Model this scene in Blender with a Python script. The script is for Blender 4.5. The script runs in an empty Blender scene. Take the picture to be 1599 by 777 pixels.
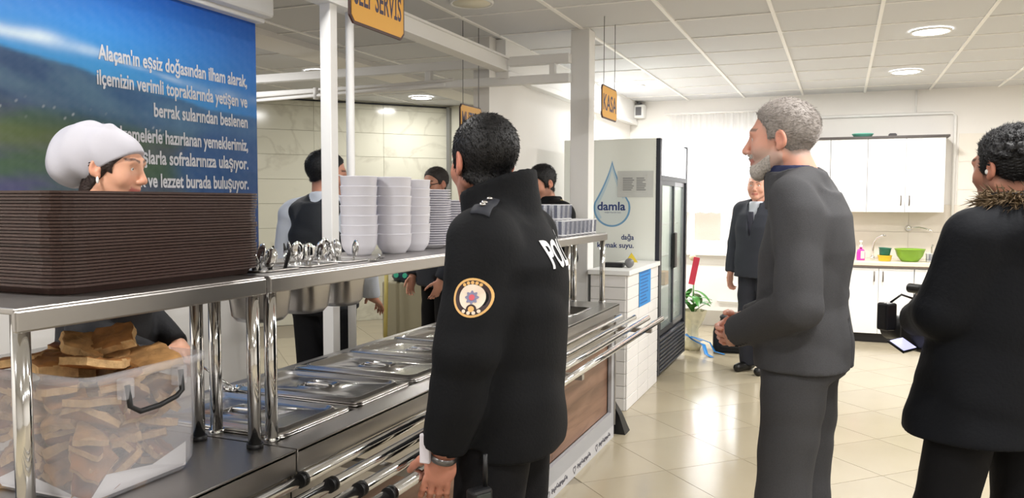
import bpy, bmesh, math, random
import numpy as np
from mathutils import Vector, Matrix
random.seed(7); rng = np.random.default_rng(7)
PI = math.pi
scene = bpy.context.scene
COL = scene.collection
# ------------------------------------------------------------------ camera
cam_d = bpy.data.cameras.new('camera'); cam = bpy.data.objects.new('camera', cam_d); COL.objects.link(cam)
cam_d.sensor_width = 36.0; cam_d.lens = 1254/1599*36.0; cam_d.clip_start = 0.05
ya, pi_, ro = math.radians(22.3), math.radians(3.37), math.radians(0.146)
fw = Vector((-math.sin(ya)*math.cos(pi_), math.cos(ya)*math.cos(pi_), -math.sin(pi_)))
r0 = Vector((math.cos(ya), math.sin(ya), 0)); u0 = r0.cross(fw)
rr = r0*math.cos(ro)+u0*math.sin(ro); uu = -r0*math.sin(ro)+u0*math.cos(ro)
cam.matrix_world = Matrix(((rr.x,uu.x,-fw.x,0),(rr.y,uu.y,-fw.y,0),(rr.z,uu.z,-fw.z,1.48),(0,0,0,1)))
scene.camera = cam
# ------------------------------------------------------------------ world, exposure
w = bpy.data.worlds.new('world'); scene.world = w; w.use_nodes = True
bg = w.node_tree.nodes['Background']; bg.inputs[0].default_value = (0.93,0.96,1,1); bg.inputs[1].default_value = 7.0
vs = scene.view_settings
vs.view_transform = 'Standard'; vs.look = 'None'; vs.gamma = 1.0; vs.use_curve_mapping = False; vs.exposure = 0.32
LAMP_W = 26.0
# ------------------------------------------------------------------ materials
def srgb(r,g,b):
    f = lambda c: (c/255/12.92 if c/255<=0.04045 else ((c/255+0.055)/1.055)**2.4)
    return (f(r),f(g),f(b),1.0)
MATS = {}
def mat(name, col=(200,200,200), rough=0.6, metal=0.0, bump=0.0, bscale=200.0, var=0.0, vscale=6.0, attr=None,
        emit=0.0, trans=0.0, ior=1.45, alpha=1.0, coat=0.0, sheen=0.0, sss=0.0, stretch=None, rvar=0.0, spec=None):
    if name in MATS: return MATS[name]
    m = bpy.data.materials.new(name); m.use_nodes = True; MATS[name] = m
    nt = m.node_tree; b = nt.nodes['Principled BSDF']; N = nt.nodes.new; L = nt.links.new
    c = srgb(*col); b.inputs['Base Color'].default_value = c
    b.inputs['Roughness'].default_value = rough; b.inputs['Metallic'].default_value = metal
    b.inputs['IOR'].default_value = ior
    if spec is not None: b.inputs['Specular IOR Level'].default_value = spec
    if trans: b.inputs['Transmission Weight'].default_value = trans
    if alpha<1: b.inputs['Alpha'].default_value = alpha
    if coat: b.inputs['Coat Weight'].default_value = coat; b.inputs['Coat Roughness'].default_value = 0.1
    if sheen: b.inputs['Sheen Weight'].default_value = sheen
    if sss: b.inputs['Subsurface Weight'].default_value = sss; b.inputs['Subsurface Radius'].default_value = (0.02,0.008,0.004); b.inputs['Subsurface Scale'].default_value = 0.5
    if emit: b.inputs['Emission Color'].default_value = c; b.inputs['Emission Strength'].default_value = emit
    src = None
    if attr:
        a = N('ShaderNodeVertexColor'); a.layer_name = attr; src = a.outputs['Color']; L(src, b.inputs['Base Color'])
    if var or bump or rvar:
        tc = N('ShaderNodeTexCoord'); mp = N('ShaderNodeMapping'); L(tc.outputs['Object'], mp.inputs['Vector'])
        if stretch: mp.inputs['Scale'].default_value = stretch
    if var:
        n = N('ShaderNodeTexNoise'); n.inputs['Scale'].default_value = vscale; n.inputs['Detail'].default_value = 5
        L(mp.outputs[0], n.inputs['Vector'])
        mx = N('ShaderNodeMix'); mx.data_type = 'RGBA'; mx.blend_type = 'MULTIPLY'; mx.inputs[0].default_value = 1.0
        cr = N('ShaderNodeValToRGB'); cr.color_ramp.elements[0].position = .3; cr.color_ramp.elements[1].position = .7
        cr.color_ramp.elements[0].color = (1-var,)*3+(1,); cr.color_ramp.elements[1].color = (1,1,1,1)
        L(n.outputs['Fac'], cr.inputs[0]); L(cr.outputs[0], mx.inputs[7])
        if src: L(src, mx.inputs[6])
        else: mx.inputs[6].default_value = c
        L(mx.outputs[2], b.inputs['Base Color'])
    if rvar:
        n3 = N('ShaderNodeTexNoise'); n3.inputs['Scale'].default_value = vscale; n3.inputs['Detail'].default_value = 4
        L(mp.outputs[0], n3.inputs['Vector']); mr = N('ShaderNodeMapRange')
        mr.inputs[3].default_value = max(0,rough-rvar); mr.inputs[4].default_value = rough+rvar
        L(n3.outputs['Fac'], mr.inputs[0]); L(mr.outputs[0], b.inputs['Roughness'])
    if bump:
        n2 = N('ShaderNodeTexNoise'); n2.inputs['Scale'].default_value = bscale; n2.inputs['Detail'].default_value = 3
        L(mp.outputs[0], n2.inputs['Vector']); bp = N('ShaderNodeBump'); bp.inputs['Strength'].default_value = bump; bp.inputs['Distance'].default_value = 0.004
        L(n2.outputs['Fac'], bp.inputs['Height']); L(bp.outputs[0], b.inputs['Normal'])
    return m
def wood_mat(name, c1, c2, rough=.45, scale=(14,1.2,14)):
    if name in MATS: return MATS[name]
    m = mat(name, c1, rough); nt = m.node_tree; N = nt.nodes.new; L = nt.links.new; b = nt.nodes['Principled BSDF']
    tc = N('ShaderNodeTexCoord'); mp = N('ShaderNodeMapping'); mp.inputs['Scale'].default_value = scale; L(tc.outputs['Object'], mp.inputs[0])
    n = N('ShaderNodeTexNoise'); n.inputs['Scale'].default_value = 2.2; n.inputs['Detail'].default_value = 7; n.inputs['Distortion'].default_value = .8
    L(mp.outputs[0], n.inputs['Vector']); cr = N('ShaderNodeValToRGB'); cr.color_ramp.elements[0].color = srgb(*c1); cr.color_ramp.elements[1].color = srgb(*c2)
    cr.color_ramp.elements[0].position = .35; cr.color_ramp.elements[1].position = .68
    L(n.outputs['Fac'], cr.inputs[0]); L(cr.outputs[0], b.inputs['Base Color'])
    return m
def marble_mat(name, c1, c2, rough=.2, scale=1.6):
    if name in MATS: return MATS[name]
    m = mat(name, c1, rough); nt = m.node_tree; N = nt.nodes.new; L = nt.links.new; b = nt.nodes['Principled BSDF']
    tc = N('ShaderNodeTexCoord'); oi = N('ShaderNodeObjectInfo'); ad = N('ShaderNodeVectorMath'); ad.operation = 'ADD'
    ml = N('ShaderNodeVectorMath'); ml.operation = 'SCALE'; ml.inputs[3].default_value = 37.0
    cb = N('ShaderNodeCombineXYZ'); L(oi.outputs['Random'], cb.inputs[0]); L(oi.outputs['Random'], cb.inputs[2]); L(cb.outputs[0], ml.inputs[0])
    L(tc.outputs['Object'], ad.inputs[0]); L(ml.outputs[0], ad.inputs[1])
    n = N('ShaderNodeTexNoise'); n.inputs['Scale'].default_value = scale; n.inputs['Detail'].default_value = 6; n.inputs['Distortion'].default_value = 1.2
    L(ad.outputs[0], n.inputs['Vector']); cr = N('ShaderNodeValToRGB'); e = cr.color_ramp.elements
    e[0].position = .0; e[0].color = srgb(*c1); e[1].position = 1; e[1].color = srgb(*c1)
    k = e.new(.5); k.color = srgb(*c2); k = e.new(.46); k.color = srgb(*c1); k = e.new(.535); k.color = srgb(*c1)
    L(n.outputs['Fac'], cr.inputs[0]); L(cr.outputs[0], b.inputs['Base Color'])
    return m
STEEL = mat('steel', (196,194,192), .22, 1.0, var=.06, vscale=3, rvar=.06)
STEEL_B = mat('brushed_steel', (178,175,172), .34, 1.0, var=.10, vscale=5, rvar=.08, stretch=(1,.15,1))
CHROME = mat('chrome', (225,225,225), .09, 1.0)
WHITE = mat('white_paint', (238,237,235), .55, var=.03, vscale=2)
WALL = mat('wall_paint', (236,233,229), .75, bump=.05, bscale=60, var=.03, vscale=1.2)
BLACKP = mat('black_plastic', (22,22,24), .42)
DARKM = mat('dark_metal', (52,54,60), .4, .3)
WHITEP = mat('white_plastic', (240,240,238), .35)
GLASS = mat('clear_glass', (245,250,250), .02, alpha=.12)
# ------------------------------------------------------------------ mesh helpers
def tag(o, label=None, cat=None, group=None, kind=None):
    if label: o['label'] = label
    if cat: o['category'] = cat
    if group: o['group'] = group
    if kind: o['kind'] = kind
    return o
def link(o, parent=None):
    COL.objects.link(o)
    if parent: o.parent = parent
    return o
def empty(name, loc=(0,0,0), rz=0, parent=None):
    o = bpy.data.objects.new(name, None); o.location = loc; o.rotation_euler = (0,0,rz); o.empty_display_size = .1
    return link(o, parent)
def thing(name, label, cat, loc=(0,0,0), rz=0, group=None):
    return tag(empty(name, loc, rz), label, cat, group)
def mesh_from(V, F, name='m', smooth=False):
    me = bpy.data.meshes.new(name); me.from_pydata([tuple(v) for v in V], [], [tuple(f) for f in F]); me.update()
    if smooth: me.polygons.foreach_set('use_smooth', [True]*len(me.polygons))
    return me
class MB:
    """collects shapes into one mesh"""
    def __init__(s): s.bm = bmesh.new(); s.mi = 0
    def _geo(s, verts):
        for v in verts:
            for f in v.link_faces: f.material_index = s.mi
    def box(s, x0,x1,y0,y1,z0,z1, bev=0, M=None):
        r = bmesh.ops.create_cube(s.bm, size=1); vs = r['verts']
        for v in vs: v.co = Vector(((x0+x1)/2+v.co.x*(x1-x0), (y0+y1)/2+v.co.y*(y1-y0), (z0+z1)/2+v.co.z*(z1-z0)))
        if bev:
            es = list({e for v in vs for e in v.link_edges})
            g = bmesh.ops.bevel(s.bm, geom=es, offset=bev, segments=2, affect='EDGES', profile=.5)
            vs = list({v for f in g['faces'] for v in f.verts} | {v for v in vs if v.is_valid})
        if M is not None:
            for v in vs: v.co = M @ v.co
        s._geo(vs); return s
    def cyl(s, a, b, r, r2=None, n=16, caps=True):
        a = Vector(a); b = Vector(b); d = b-a; L = d.length
        g = bmesh.ops.create_cone(s.bm, cap_ends=caps, segments=n, radius1=r, radius2=r if r2 is None else r2, depth=L)
        M = Matrix.Translation((a+b)/2) @ d.to_track_quat('Z','Y').to_matrix().to_4x4()
        for v in g['verts']: v.co = M @ v.co
        s._geo(g['verts'])
        for v in g['verts']:
            for f in v.link_faces:
                if len(f.verts)==4: f.smooth = True
        return s
    def sph(s, c, r, sc=(1,1,1), n=16, M=None):
        g = bmesh.ops.create_uvsphere(s.bm, u_segments=n, v_segments=max(6,n*2//3), radius=r)
        for v in g['verts']:
            p = Vector((v.co.x*sc[0], v.co.y*sc[1], v.co.z*sc[2]))
            if M is not None: p = M @ p
            v.co = p+Vector(c)
            for f in v.link_faces: f.smooth = True
        s._geo(g['verts']); return s
    def tube(s, pts, r, n=8, closed=False, caps=True):
        P = [Vector(p) for p in pts]; rings = []; m = len(P); up = None
        rs = r if hasattr(r,'__len__') else [r]*m
        for i,p in enumerate(P):
            a = P[(i-1)%m] if (closed or i>0) else P[i]; b = P[(i+1)%m] if (closed or i<m-1) else P[i]
            t = (b-a).normalized()
            if up is None:
                up = Vector((0,0,1)) if abs(t.z)<.9 else Vector((1,0,0))
            x = t.cross(up).normalized(); y = x.cross(t).normalized(); up = y
            rings.append([s.bm.verts.new(p+(x*math.cos(2*PI*k/n)+y*math.sin(2*PI*k/n))*rs[i]) for k in range(n)])
        for i in range(m if closed else m-1):
            A = rings[i]; B = rings[(i+1)%m]
            for k in range(n):
                f = s.bm.faces.new((A[k],A[(k+1)%n],B[(k+1)%n],B[k])); f.smooth = True; f.material_index = s.mi
        if caps and not closed:
            for R in (rings[0][::-1], rings[-1]):
                f = s.bm.faces.new(R); f.material_index = s.mi
        return s
    def lathe(s, prof, n=28, c=(0,0,0), M=None, smooth=True):
        rings = []
        for (r,z) in prof:
            if r<1e-6: rings.append([s.bm.verts.new((0,0,z))])
            else: rings.append([s.bm.verts.new((r*math.cos(2*PI*k/n), r*math.sin(2*PI*k/n), z)) for k in range(n)])
        for A,B in zip(rings, rings[1:]):
            for k in range(n):
                q = [A[k%len(A)], A[(k+1)%len(A)], B[(k+1)%len(B)], B[k%len(B)]]
                q2 = []
                for v in q:
                    if v not in q2: q2.append(v)
                if len(q2)>2:
                    f = s.bm.faces.new(q2); f.smooth = smooth; f.material_index = s.mi
        for R in rings:
            for v in R:
                p = v.co.copy()
                if M is not None: p = M @ p
                v.co = p+Vector(c)
        return s
    def prism(s, pts, z0, z1, M=None):
        lo = [s.bm.verts.new((p[0],p[1],z0)) for p in pts]; hi = [s.bm.verts.new((p[0],p[1],z1)) for p in pts]
        fs = [s.bm.faces.new(lo[::-1]), s.bm.faces.new(hi)]; n = len(pts)
        for k in range(n): fs.append(s.bm.faces.new((lo[k],lo[(k+1)%n],hi[(k+1)%n],hi[k])))
        for f in fs: f.material_index = s.mi
        if M is not None:
            for v in lo+hi: v.co = M @ v.co
        return s
    def loft(s, rings, caps=True, closed=True, smooth=True):
        R = [[s.bm.verts.new(p) for p in r] for r in rings]; n = len(R[0])
        for A,B in zip(R,R[1:]):
            for k in range(n if closed else n-1):
                f = s.bm.faces.new((A[k],A[(k+1)%n],B[(k+1)%n],B[k])); f.smooth = smooth; f.material_index = s.mi
        if caps:
            for q in (R[0][::-1], R[-1]):
                f = s.bm.faces.new(q); f.material_index = s.mi
        return s
    def mesh(s, name='m'):
        bmesh.ops.recalc_face_normals(s.bm, faces=s.bm.faces)
        me = bpy.data.meshes.new(name); s.bm.to_mesh(me); s.bm.free(); return me
    def build(s, name, mats, parent=None, loc=None, rot=None):
        me = s.mesh(name)
        for m in (mats if isinstance(mats,(list,tuple)) else [mats]): me.materials.append(m)
        o = bpy.data.objects.new(name, me)
        if loc is not None: o.location = loc
        if rot is not None: o.rotation_euler = rot
        return link(o, parent)
def inst(name, me, parent=None, loc=(0,0,0), rot=(0,0,0), sc=None):
    o = bpy.data.objects.new(name, me); o.location = loc; o.rotation_euler = rot
    if sc: o.scale = sc
    return link(o, parent)
def meshm(mb, m, name='m'):
    me = mb.mesh(name)
    for q in (m if isinstance(m,(list,tuple)) else [m]): me.materials.append(q)
    return me
def rrect(w, h, r, n=5):
    pts = []
    for cx,cy,a0 in ((w/2-r,h/2-r,0),(-w/2+r,h/2-r,PI/2),(-w/2+r,-h/2+r,PI),(w/2-r,-h/2+r,3*PI/2)):
        for k in range(n+1):
            a = a0+PI/2*k/n; pts.append((cx+r*math.cos(a), cy+r*math.sin(a)))
    return pts
def copy_tree(o, parent=None):
    c = o.copy(); COL.objects.link(c); c.parent = parent
    for ch in list(o.children): copy_tree(ch, c)
    return c
def text_mesh(s, size, extrude=.0006, align='LEFT', bold=0.0, sx=1.0):
    cu = bpy.data.curves.new('t','FONT'); cu.body = s; cu.size = size; cu.extrude = extrude; cu.align_x = align; cu.offset = bold; cu.resolution_u = 3
    ob = bpy.data.objects.new('t', cu); COL.objects.link(ob)
    dg = bpy.context.evaluated_depsgraph_get()
    me = bpy.data.meshes.new_from_object(ob.evaluated_get(dg))
    COL.objects.unlink(ob); bpy.data.objects.remove(ob); bpy.data.curves.remove(cu)
    if sx!=1.0:
        for v in me.vertices: v.co.x *= sx
    return me
# frames whose local XY plane is a vertical face: facing +X (text reads along +Y), facing -Y (text reads along +X)
def face_px(x,y,z): return Matrix(((0,0,1,x),(1,0,0,y),(0,1,0,z),(0,0,0,1)))
def face_ny(x,y,z): return Matrix(((1,0,0,x),(0,0,-1,y),(0,1,0,z),(0,0,0,1)))
def text_obj(name, s, size, m, M, parent=None, **k):
    me = text_mesh(s, size, **k); me.materials.clear(); me.materials.append(m)
    o = bpy.data.objects.new(name, me); o.matrix_world = M
    COL.objects.link(o)
    if parent:
        o.parent = parent; o.matrix_parent_inverse = Matrix(); o.matrix_local = parent_inv(parent) @ M
    return o
def parent_inv(p):
    M = p.matrix_basis
    while p.parent: p = p.parent; M = p.matrix_basis @ M
    return M.inverted()
# ================================================================== THE SETTING
CEIL = 2.70; BACK = 9.82
def struct(name, o): o.name = name; return tag(o, kind='structure')
# floor: base slab and the tiles laid on the diagonal
GROUT = mat('grout', (150,141,124), .8)
TILE = mat('floor_tile', (178,167,143), .17, var=.10, vscale=1.3, rvar=.05)
floor = MB().box(-7.2,5.2,-4.2,11,-.12,-.004).build('floor', GROUT); tag(floor, kind='structure')
S = .735; T = S/math.sqrt(2)
tm = meshm(MB().box(-T/2+.0016,T/2-.0016,-T/2+.0016,T/2-.0016,-.004,0), TILE, 'floor_tile')
for i in range(-12,24):
    for j in range(-24,12):
        a = 5.70+S*(i+.5)-S*6; b = -5.225+S*(j+.5)
        x, y = (a+b)/2, (a-b)/2
        if not (-5.6<x<5.0 and .6<y<9.75): continue
        v = Vector((x,y,-1.48)); d = v.dot(fw); u = v.dot(rr)/d if d>.1 else 9
        vv = v.dot(uu)/d if d>.1 else -9
        if d<1.6 or u<-.62 or u>1.35 or vv<-.62: continue
        if (-1.95<x<-1.45 and y<4.6) or (x<-2.0 and y<3.3): continue
        inst('floor_tile', tm, floor, (x,y,0), (0,0,PI/4))
big = MB()   # the rest of the floor, out of view
for x0,x1,y0,y1 in ((-6.2,5.2,-4.2,.2),):
    big.box(x0,x1,y0,y1,-.004,-.001)
o = big.build('floor_rest', TILE, floor)
# ceiling: slab, lay-in panels, bars
CP = mat('ceiling_panel', (212,213,216), .85, bump=.12, bscale=90)
BARM = mat('ceiling_bar', (247,246,244), .5)
ceil = MB().box(-7.2,5.2,-4.2,11,CEIL+.02,CEIL+.12).build('ceiling', CP); tag(ceil, kind='structure')
G = .645; GX0 = .203; GYc = 6.47
pm = meshm(MB().box(-G/2+.004,G/2-.004,-G/2+.004,G/2-.004,CEIL+.006,CEIL+.018), CP, 'ceiling_panel')
gx = [GX0+G*i for i in range(-10,6)]; gy = [GYc+.318+.637*i for i in range(-9,6)]
for x in gx[:-1]:
    for y in gy[:-1]:
        if y+.6>9.9 and False: continue
        inst('ceiling_panel', pm, ceil, (x+G/2, y+.3185, random.uniform(-.0015,.0015)))
bl = meshm(MB().box(-.012,.012,gy[0],gy[-1],CEIL-.004,CEIL+.007), BARM, 'ceiling_bar')
for x in gx: inst('ceiling_bar', bl, ceil, (x,0,0))
bt = meshm(MB().box(gx[0],gx[-1],-.006,.006,CEIL-.001,CEIL+.006), BARM, 'ceiling_cross_bar')
for y in gy: inst('ceiling_cross_bar', bt, ceil, (0,y,0))
# walls
WX0, WX1, WZ0, WZ1 = -1.72, -.75, .88, 2.32     # window opening in the back wall
b = MB(); b.box(-2.6,WX0,BACK,BACK+.15,0,CEIL+.1); b.box(WX1,5.2,BACK,BACK+.15,0,CEIL+.1); b.box(WX0,WX1,BACK,BACK+.15,0,WZ0); b.box(WX0,WX1,BACK,BACK+.15,WZ1,CEIL+.1)
wall_back = struct('wall_back', b.build('wall_back', WALL))
struct('wall_right', MB().box(5.05,5.2,-4.2,BACK,0,CEIL+.1).build('wall_right', WALL))
struct('wall_front', MB().box(-7.2,5.2,-4.2,-4.05,0,CEIL+.1).build('wall_front', WALL))
struct('wall_partition', MB().box(-2.58,-2.45,5.52,BACK+.15,0,CEIL+.02).build('wall_partition', WALL))
struct('wall_outer', MB().box(-7.2,-7.05,-4.2,11,0,CEIL+.1).build('wall_outer', WALL))
# banner wall and the plaster box above it
struct('wall_left', MB().box(-3.16,-3.02,-2.6,3.60,0,CEIL).build('wall_left', WALL))
struct('trim_cornice', MB().box(-3.20,-2.90,-2.6,3.64,2.475,CEIL+.005,bev=.02).box(-3.18,-2.95,-2.6,3.62,2.45,2.48,bev=.008).build('trim_cornice', WHITE))
# trunking along the top of the partition wall, and its small upstand
struct('trim_trunking', MB().box(-2.455,-2.37,5.64,BACK,2.43,CEIL).box(-2.37,-2.35,5.64,BACK,2.42,2.47,bev=.004).build('trim_trunking', WHITE))
# dropped beam in the kitchen ceiling
struct('trim_kitchen_beam', MB().box(-4.22,-3.86,.5,9.0,CEIL-.035,CEIL+.01).build('trim_kitchen_beam', WALL))
# kitchen: diagonal marble tiled wall
MARB = marble_mat('marble_tile', (222,220,203), (208,205,188), .14, 1.1)
Pa = Vector((-6.13,7.76,0)); Pb = Vector((-4.715,9.325,0)); dv = (Pb-Pa).normalized(); nv = Vector((dv.y,-dv.x,0))
Q0 = Pa-dv*1.5
Mw = Matrix(((dv.x,-nv.x,0,Q0.x),(dv.y,-nv.y,0,Q0.y),(0,0,1,0),(0,0,0,1)))
Lw = (Pb-Q0).length
wk = MB().box(0,Lw,.008,.12,0,CEIL+.1).build('wall_kitchen', mat('tile_grout',(190,186,172),.8)); wk.matrix_world = Mw; tag(wk, kind='structure')
tw, th = .86, .29
tk = meshm(MB().box(.002,tw-.002,0,.009,.002,th-.002), MARB, 'wall_tile')
nn = int(Lw/tw)
for i in range(nn+1):
    x0 = Lw-(i+1)*tw
    if x0<-.05: continue
    for k in range(10):
        if (k+1)*th>CEIL+.25: continue
        inst('wall_tile', tk, wk, (x0,-.0,k*th-.0))
struct('trim_kitchen_edge', MB().box(0,Lw,-.012,.0,CEIL-.03,CEIL-.012,M=Mw).build('trim_kitchen_edge', DARKM))
b = MB().box(-4.74,-2.6,9.33,9.45,0,CEIL+.02)
struct('wall_kitchen_end', b.build('wall_kitchen_end', MARB))
struct('trim_kitchen_corner', MB().box(-4.715,-4.67,9.27,9.335,0,CEIL-.02).build('trim_kitchen_corner', mat('alu',(150,150,146),.4,.6)))
# white steel frame over the serving line: long beam, two bars to the pillar, square post and round pole
fr = thing('steel_frame', 'white steel frame of long beam and cross bars above the serving counter', 'frame', (-2.3,3.28,0))
def fb(name,x0,x1,y0,y1,z0,z1,bev=.004):
    return MB().box(x0+2.3,x1+2.3,y0-3.28,y1-3.28,z0,z1,bev).build(name, WHITE, fr)
fb('square_post',-2.33,-2.27,3.25,3.31,0,2.43)
o = MB().cyl((0,.18,0),(0,.18,CEIL),.021,n=20).build('round_pole', WHITE, fr)
bm_ = fb('long_beam',-2.335,-2.265,1.2,5.43,2.425,2.515); MB().box(-.05,.05,1.2-3.28,5.43-3.28,2.508,2.522).box(-.05,.05,1.2-3.28,5.43-3.28,2.418,2.428).build('flange', WHITE, bm_)
fb('cross_bar',-4.62,-1.80,5.43,5.50,2.46,2.525); fb('cross_bar',-4.62,-1.80,5.43,5.50,2.325,2.385)
fb('bracket',-2.35,-2.25,5.41,5.44,2.37,2.46); fb('bracket',-2.95,-2.90,5.44,5.49,2.38,2.465); fb('bracket',-1.95,-1.91,5.44,5.49,2.38,2.465)
MB().cyl((-2.35,2.10,2.30),(-.45,2.10,2.345),.012).cyl((-2.35,2.14,2.34),(-.4,2.14,2.385),.010).build('thin_pipe', WHITE, fr)
MB().cyl((-1.6,2.10,2.29),(-1.6,2.10,2.38),.02).build('pipe_joint', WHITE, fr)
fb('upright',-2.325,-2.275,3.25,3.31,2.515,CEIL)
# pillar
pil = tag(MB().box(-.07,.07,-.07,.07,0,CEIL,bev=.006).build('support_pillar', WHITE, loc=(-1.745,5.585,0)), 'slim square white pillar reaching the ceiling beside the cashier counter', 'pillar')
# window 1 in the back wall
PVC = mat('window_frame', (244,243,242), .35)
win = empty('window_1', ((WX0+WX1)/2, BACK, WZ0)); tag(win, kind='structure')
hw = (WX1-WX0)/2; hh = WZ1-WZ0
b = MB()
for x in (-hw, hw-.06): b.box(x,x+.06,.02,.09,0,hh)
b.box(-hw+.06,hw-.06,.02,.09,0,.06); b.box(-hw+.06,hw-.06,.02,.09,hh-.06,hh)
b.build('window_frame', PVC, win)
MB().box(-.10,.02,.01,.09,.06,hh-.06,bev=.006).build('window_mullion', PVC, win)
MB().box(-hw-.04,hw+.04,-.10,.02,-.035,0,bev=.008).build('window_sill', PVC, win)
for x0,x1 in ((-hw+.06,-.10),(.02,hw-.06)):
    MB().box(x0,x1,.045,.055,.06,hh-.06).build('pane', GLASS, win)
# pipes on the back wall
struct('trim_pipe', MB().tube([(-.9,BACK-.02,2.44),(1.07,BACK-.02,2.44),(1.10,BACK-.02,2.41),(1.10,BACK-.02,1.0)],.016).build('trim_pipe', WHITE))
struct('trim_cable', MB().tube([(.72,BACK-.015,CEIL),(.72,BACK-.015,2.44)],.008).build('trim_cable', WHITE))
struct('trim_skirting_pipe', MB().tube([(-1.35,BACK-.03,.30),(-.3,BACK-.03,.29)],.013).build('trim_skirting_pipe', WHITE))
struct('baseboard_back', MB().box(-2.45,-.05,BACK-.015,BACK,0,.18).build('baseboard_back', mat('baseboard_tile',(176,170,160),.3)))
# what stands outside the window
ext = MB().box(-4.5,1.5,13.2,13.4,-.5,1.68).build('brick_house_wall', mat('orange_render',(134,98,80),.8,var=.1,vscale=1)); tag(ext,'pale orange rendered wall seen through the window','wall')
st = thing('striped_bench', 'white slatted garden bench outside the window', 'bench', (-1.75,11.2,0))
for k in range(7): MB().box(-.3,.5,-.02,.02,-.02,.02).build('slat', WHITEP, st, (0,.05*k,.62+.05*k))
for x in (-.28,.44): MB().box(x,x+.04,0,.3,0,.62).build('leg', WHITEP, st)
# sheer curtains
def curtain(x0, x1, z0, z1, y, waves, label, dens):
    name = f'sheer_{dens}'
    if name not in MATS:
        m = bpy.data.materials.new(name); m.use_nodes = True; MATS[name] = m; nt = m.node_tree; N = nt.nodes.new; L = nt.links.new
        for n in list(nt.nodes): nt.nodes.remove(n)
        out = N('ShaderNodeOutputMaterial'); tr = N('ShaderNodeBsdfTransparent'); tl = N('ShaderNodeBsdfTranslucent'); df = N('ShaderNodeBsdfDiffuse')
        tl.inputs[0].default_value = (.92,.92,.92,1); df.inputs[0].default_value = (.9,.9,.9,1)
        m1 = N('ShaderNodeMixShader'); m1.inputs[0].default_value = .5; L(tl.outputs[0], m1.inputs[1]); L(df.outputs[0], m1.inputs[2])
        m2 = N('ShaderNodeMixShader'); m2.inputs[0].default_value = dens; L(tr.outputs[0], m2.inputs[1]); L(m1.outputs[0], m2.inputs[2]); L(m2.outputs[0], out.inputs[0])
    V=[];F=[]; nx=int((x1-x0)/.008); nz=14
    for i in range(nx+1):
        x = x0+(x1-x0)*i/nx; ph = waves*2*PI*(i/nx)
        for k in range(nz+1):
            t = k/nz; z = z0+(z1-z0)*t+(.012*math.sin(ph*.5+1) if k==0 else 0)
            V.append((x, y+.018*math.sin(ph+.5*math.sin(3*t))*(1.2-.5*t)+.006*math.sin(ph*2.7), z))
    for i in range(nx):
        for k in range(nz):
            a=i*(nz+1)+k; F.append((a,a+nz+1,a+nz+2,a+1))
    me = mesh_from(V,F,'curtain',True); me.materials.append(MATS[name])
    return tag(link(bpy.data.objects.new('sheer_curtain', me)), label, 'curtain')
c1 = curtain(-1.95,-.55,1.36,2.52,BACK-.10,22,'short white sheer lace curtain hanging over the back window',.55)
# lace bands of the curtain
def band(z0,z1):
    V=[];F=[];n=200
    for i in range(n+1):
        x=-1.95+1.40*i/n; ph=22*2*PI*i/n
        for z in (z0,z1): V.append((x,BACK-.103+.016*math.sin(ph)-.012, z+.008*math.sin(ph*2)))
    for i in range(n): F.append((2*i,2*i+2,2*i+3,2*i+1))
    me=mesh_from(V,F,'b',True); me.materials.append(MATS['sheer_0.55']); o=link(bpy.data.objects.new('lace_band',me),c1)
band(1.36,1.48); band(1.78,1.84)
MB().cyl((-2.0,BACK-.10,2.535),(-.5,BACK-.10,2.535),.012).build('rod', WHITE, c1)
# ------------------------------------------------------------------ ceiling lights
LED = mat('led_diffuser', (255,253,250), .5, emit=9.0); LEDOFF = mat('led_off', (232,226,205), .5)
ring_me = meshm(MB().lathe([(.118,0),(.118,-.012),(.132,-.014),(.137,-.004),(.137,0)],40), WHITE, 'ring')
dif_me = meshm(MB().lathe([(0,-.010),(.119,-.010),(.119,-.002),(0,-.002)],40), LED, 'diffuser')
dif_off = meshm(MB().lathe([(0,-.010),(.119,-.010),(.119,-.002),(0,-.002)],40), LEDOFF, 'diffuser')
def lamp(x, y, on, label, power=1.1):
    t = thing('ceiling_light', label, 'ceiling light', (x,y,CEIL), 0, 'round recessed ceiling lights')
    inst('ring', ring_me, t); inst('diffuser', dif_me if on else dif_off, t)
    if on:
        ld = bpy.data.lights.new('lamp','AREA'); ld.shape = 'DISK'; ld.size = .23; ld.energy = LAMP_W*power; ld.color = (1,.983,.958)
        lo = bpy.data.objects.new('lamp', ld); lo.location = (0,0,-.016); link(lo, t)
lamp(.555,6.49,True,'round lit ceiling light over the open floor before the kitchen cabinets',1.4)
lamp(.52,8.38,True,'round lit ceiling light nearest the white wall cabinets',1.25)
lamp(-2.07,8.36,True,'round lit ceiling light above the drinks fridge',1.6)
lamp(-4.6,8.40,True,'round lit ceiling light close to the marble tiled kitchen wall',.6)
lamp(-4.6,6.41,True,'round lit kitchen ceiling light behind the square white post',.75)
lamp(-2.13,4.53,False,'unlit round ceiling light above the serving counter')
for x,y in ((.555,4.6),(.555,2.7),(3.1,8.38),(3.1,6.49),(3.1,4.6),(3.1,2.7),(3.1,.8),(.555,.8),(.555,-1.1),(-2.1,-1.1),(-2.1,.8),(3.1,-1.1),(-4.6,4.5)):  # unseen lamps carrying on the ceiling grid, added to light the hall
    lamp(x,y,True,'unseen round lit ceiling light of the hall',1.0)
lamp(-2.1,2.62,True,'unseen round ceiling light added as fill over the bread counter',.4)  # fill lamp added out of view to brighten the banner and the faces
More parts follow.
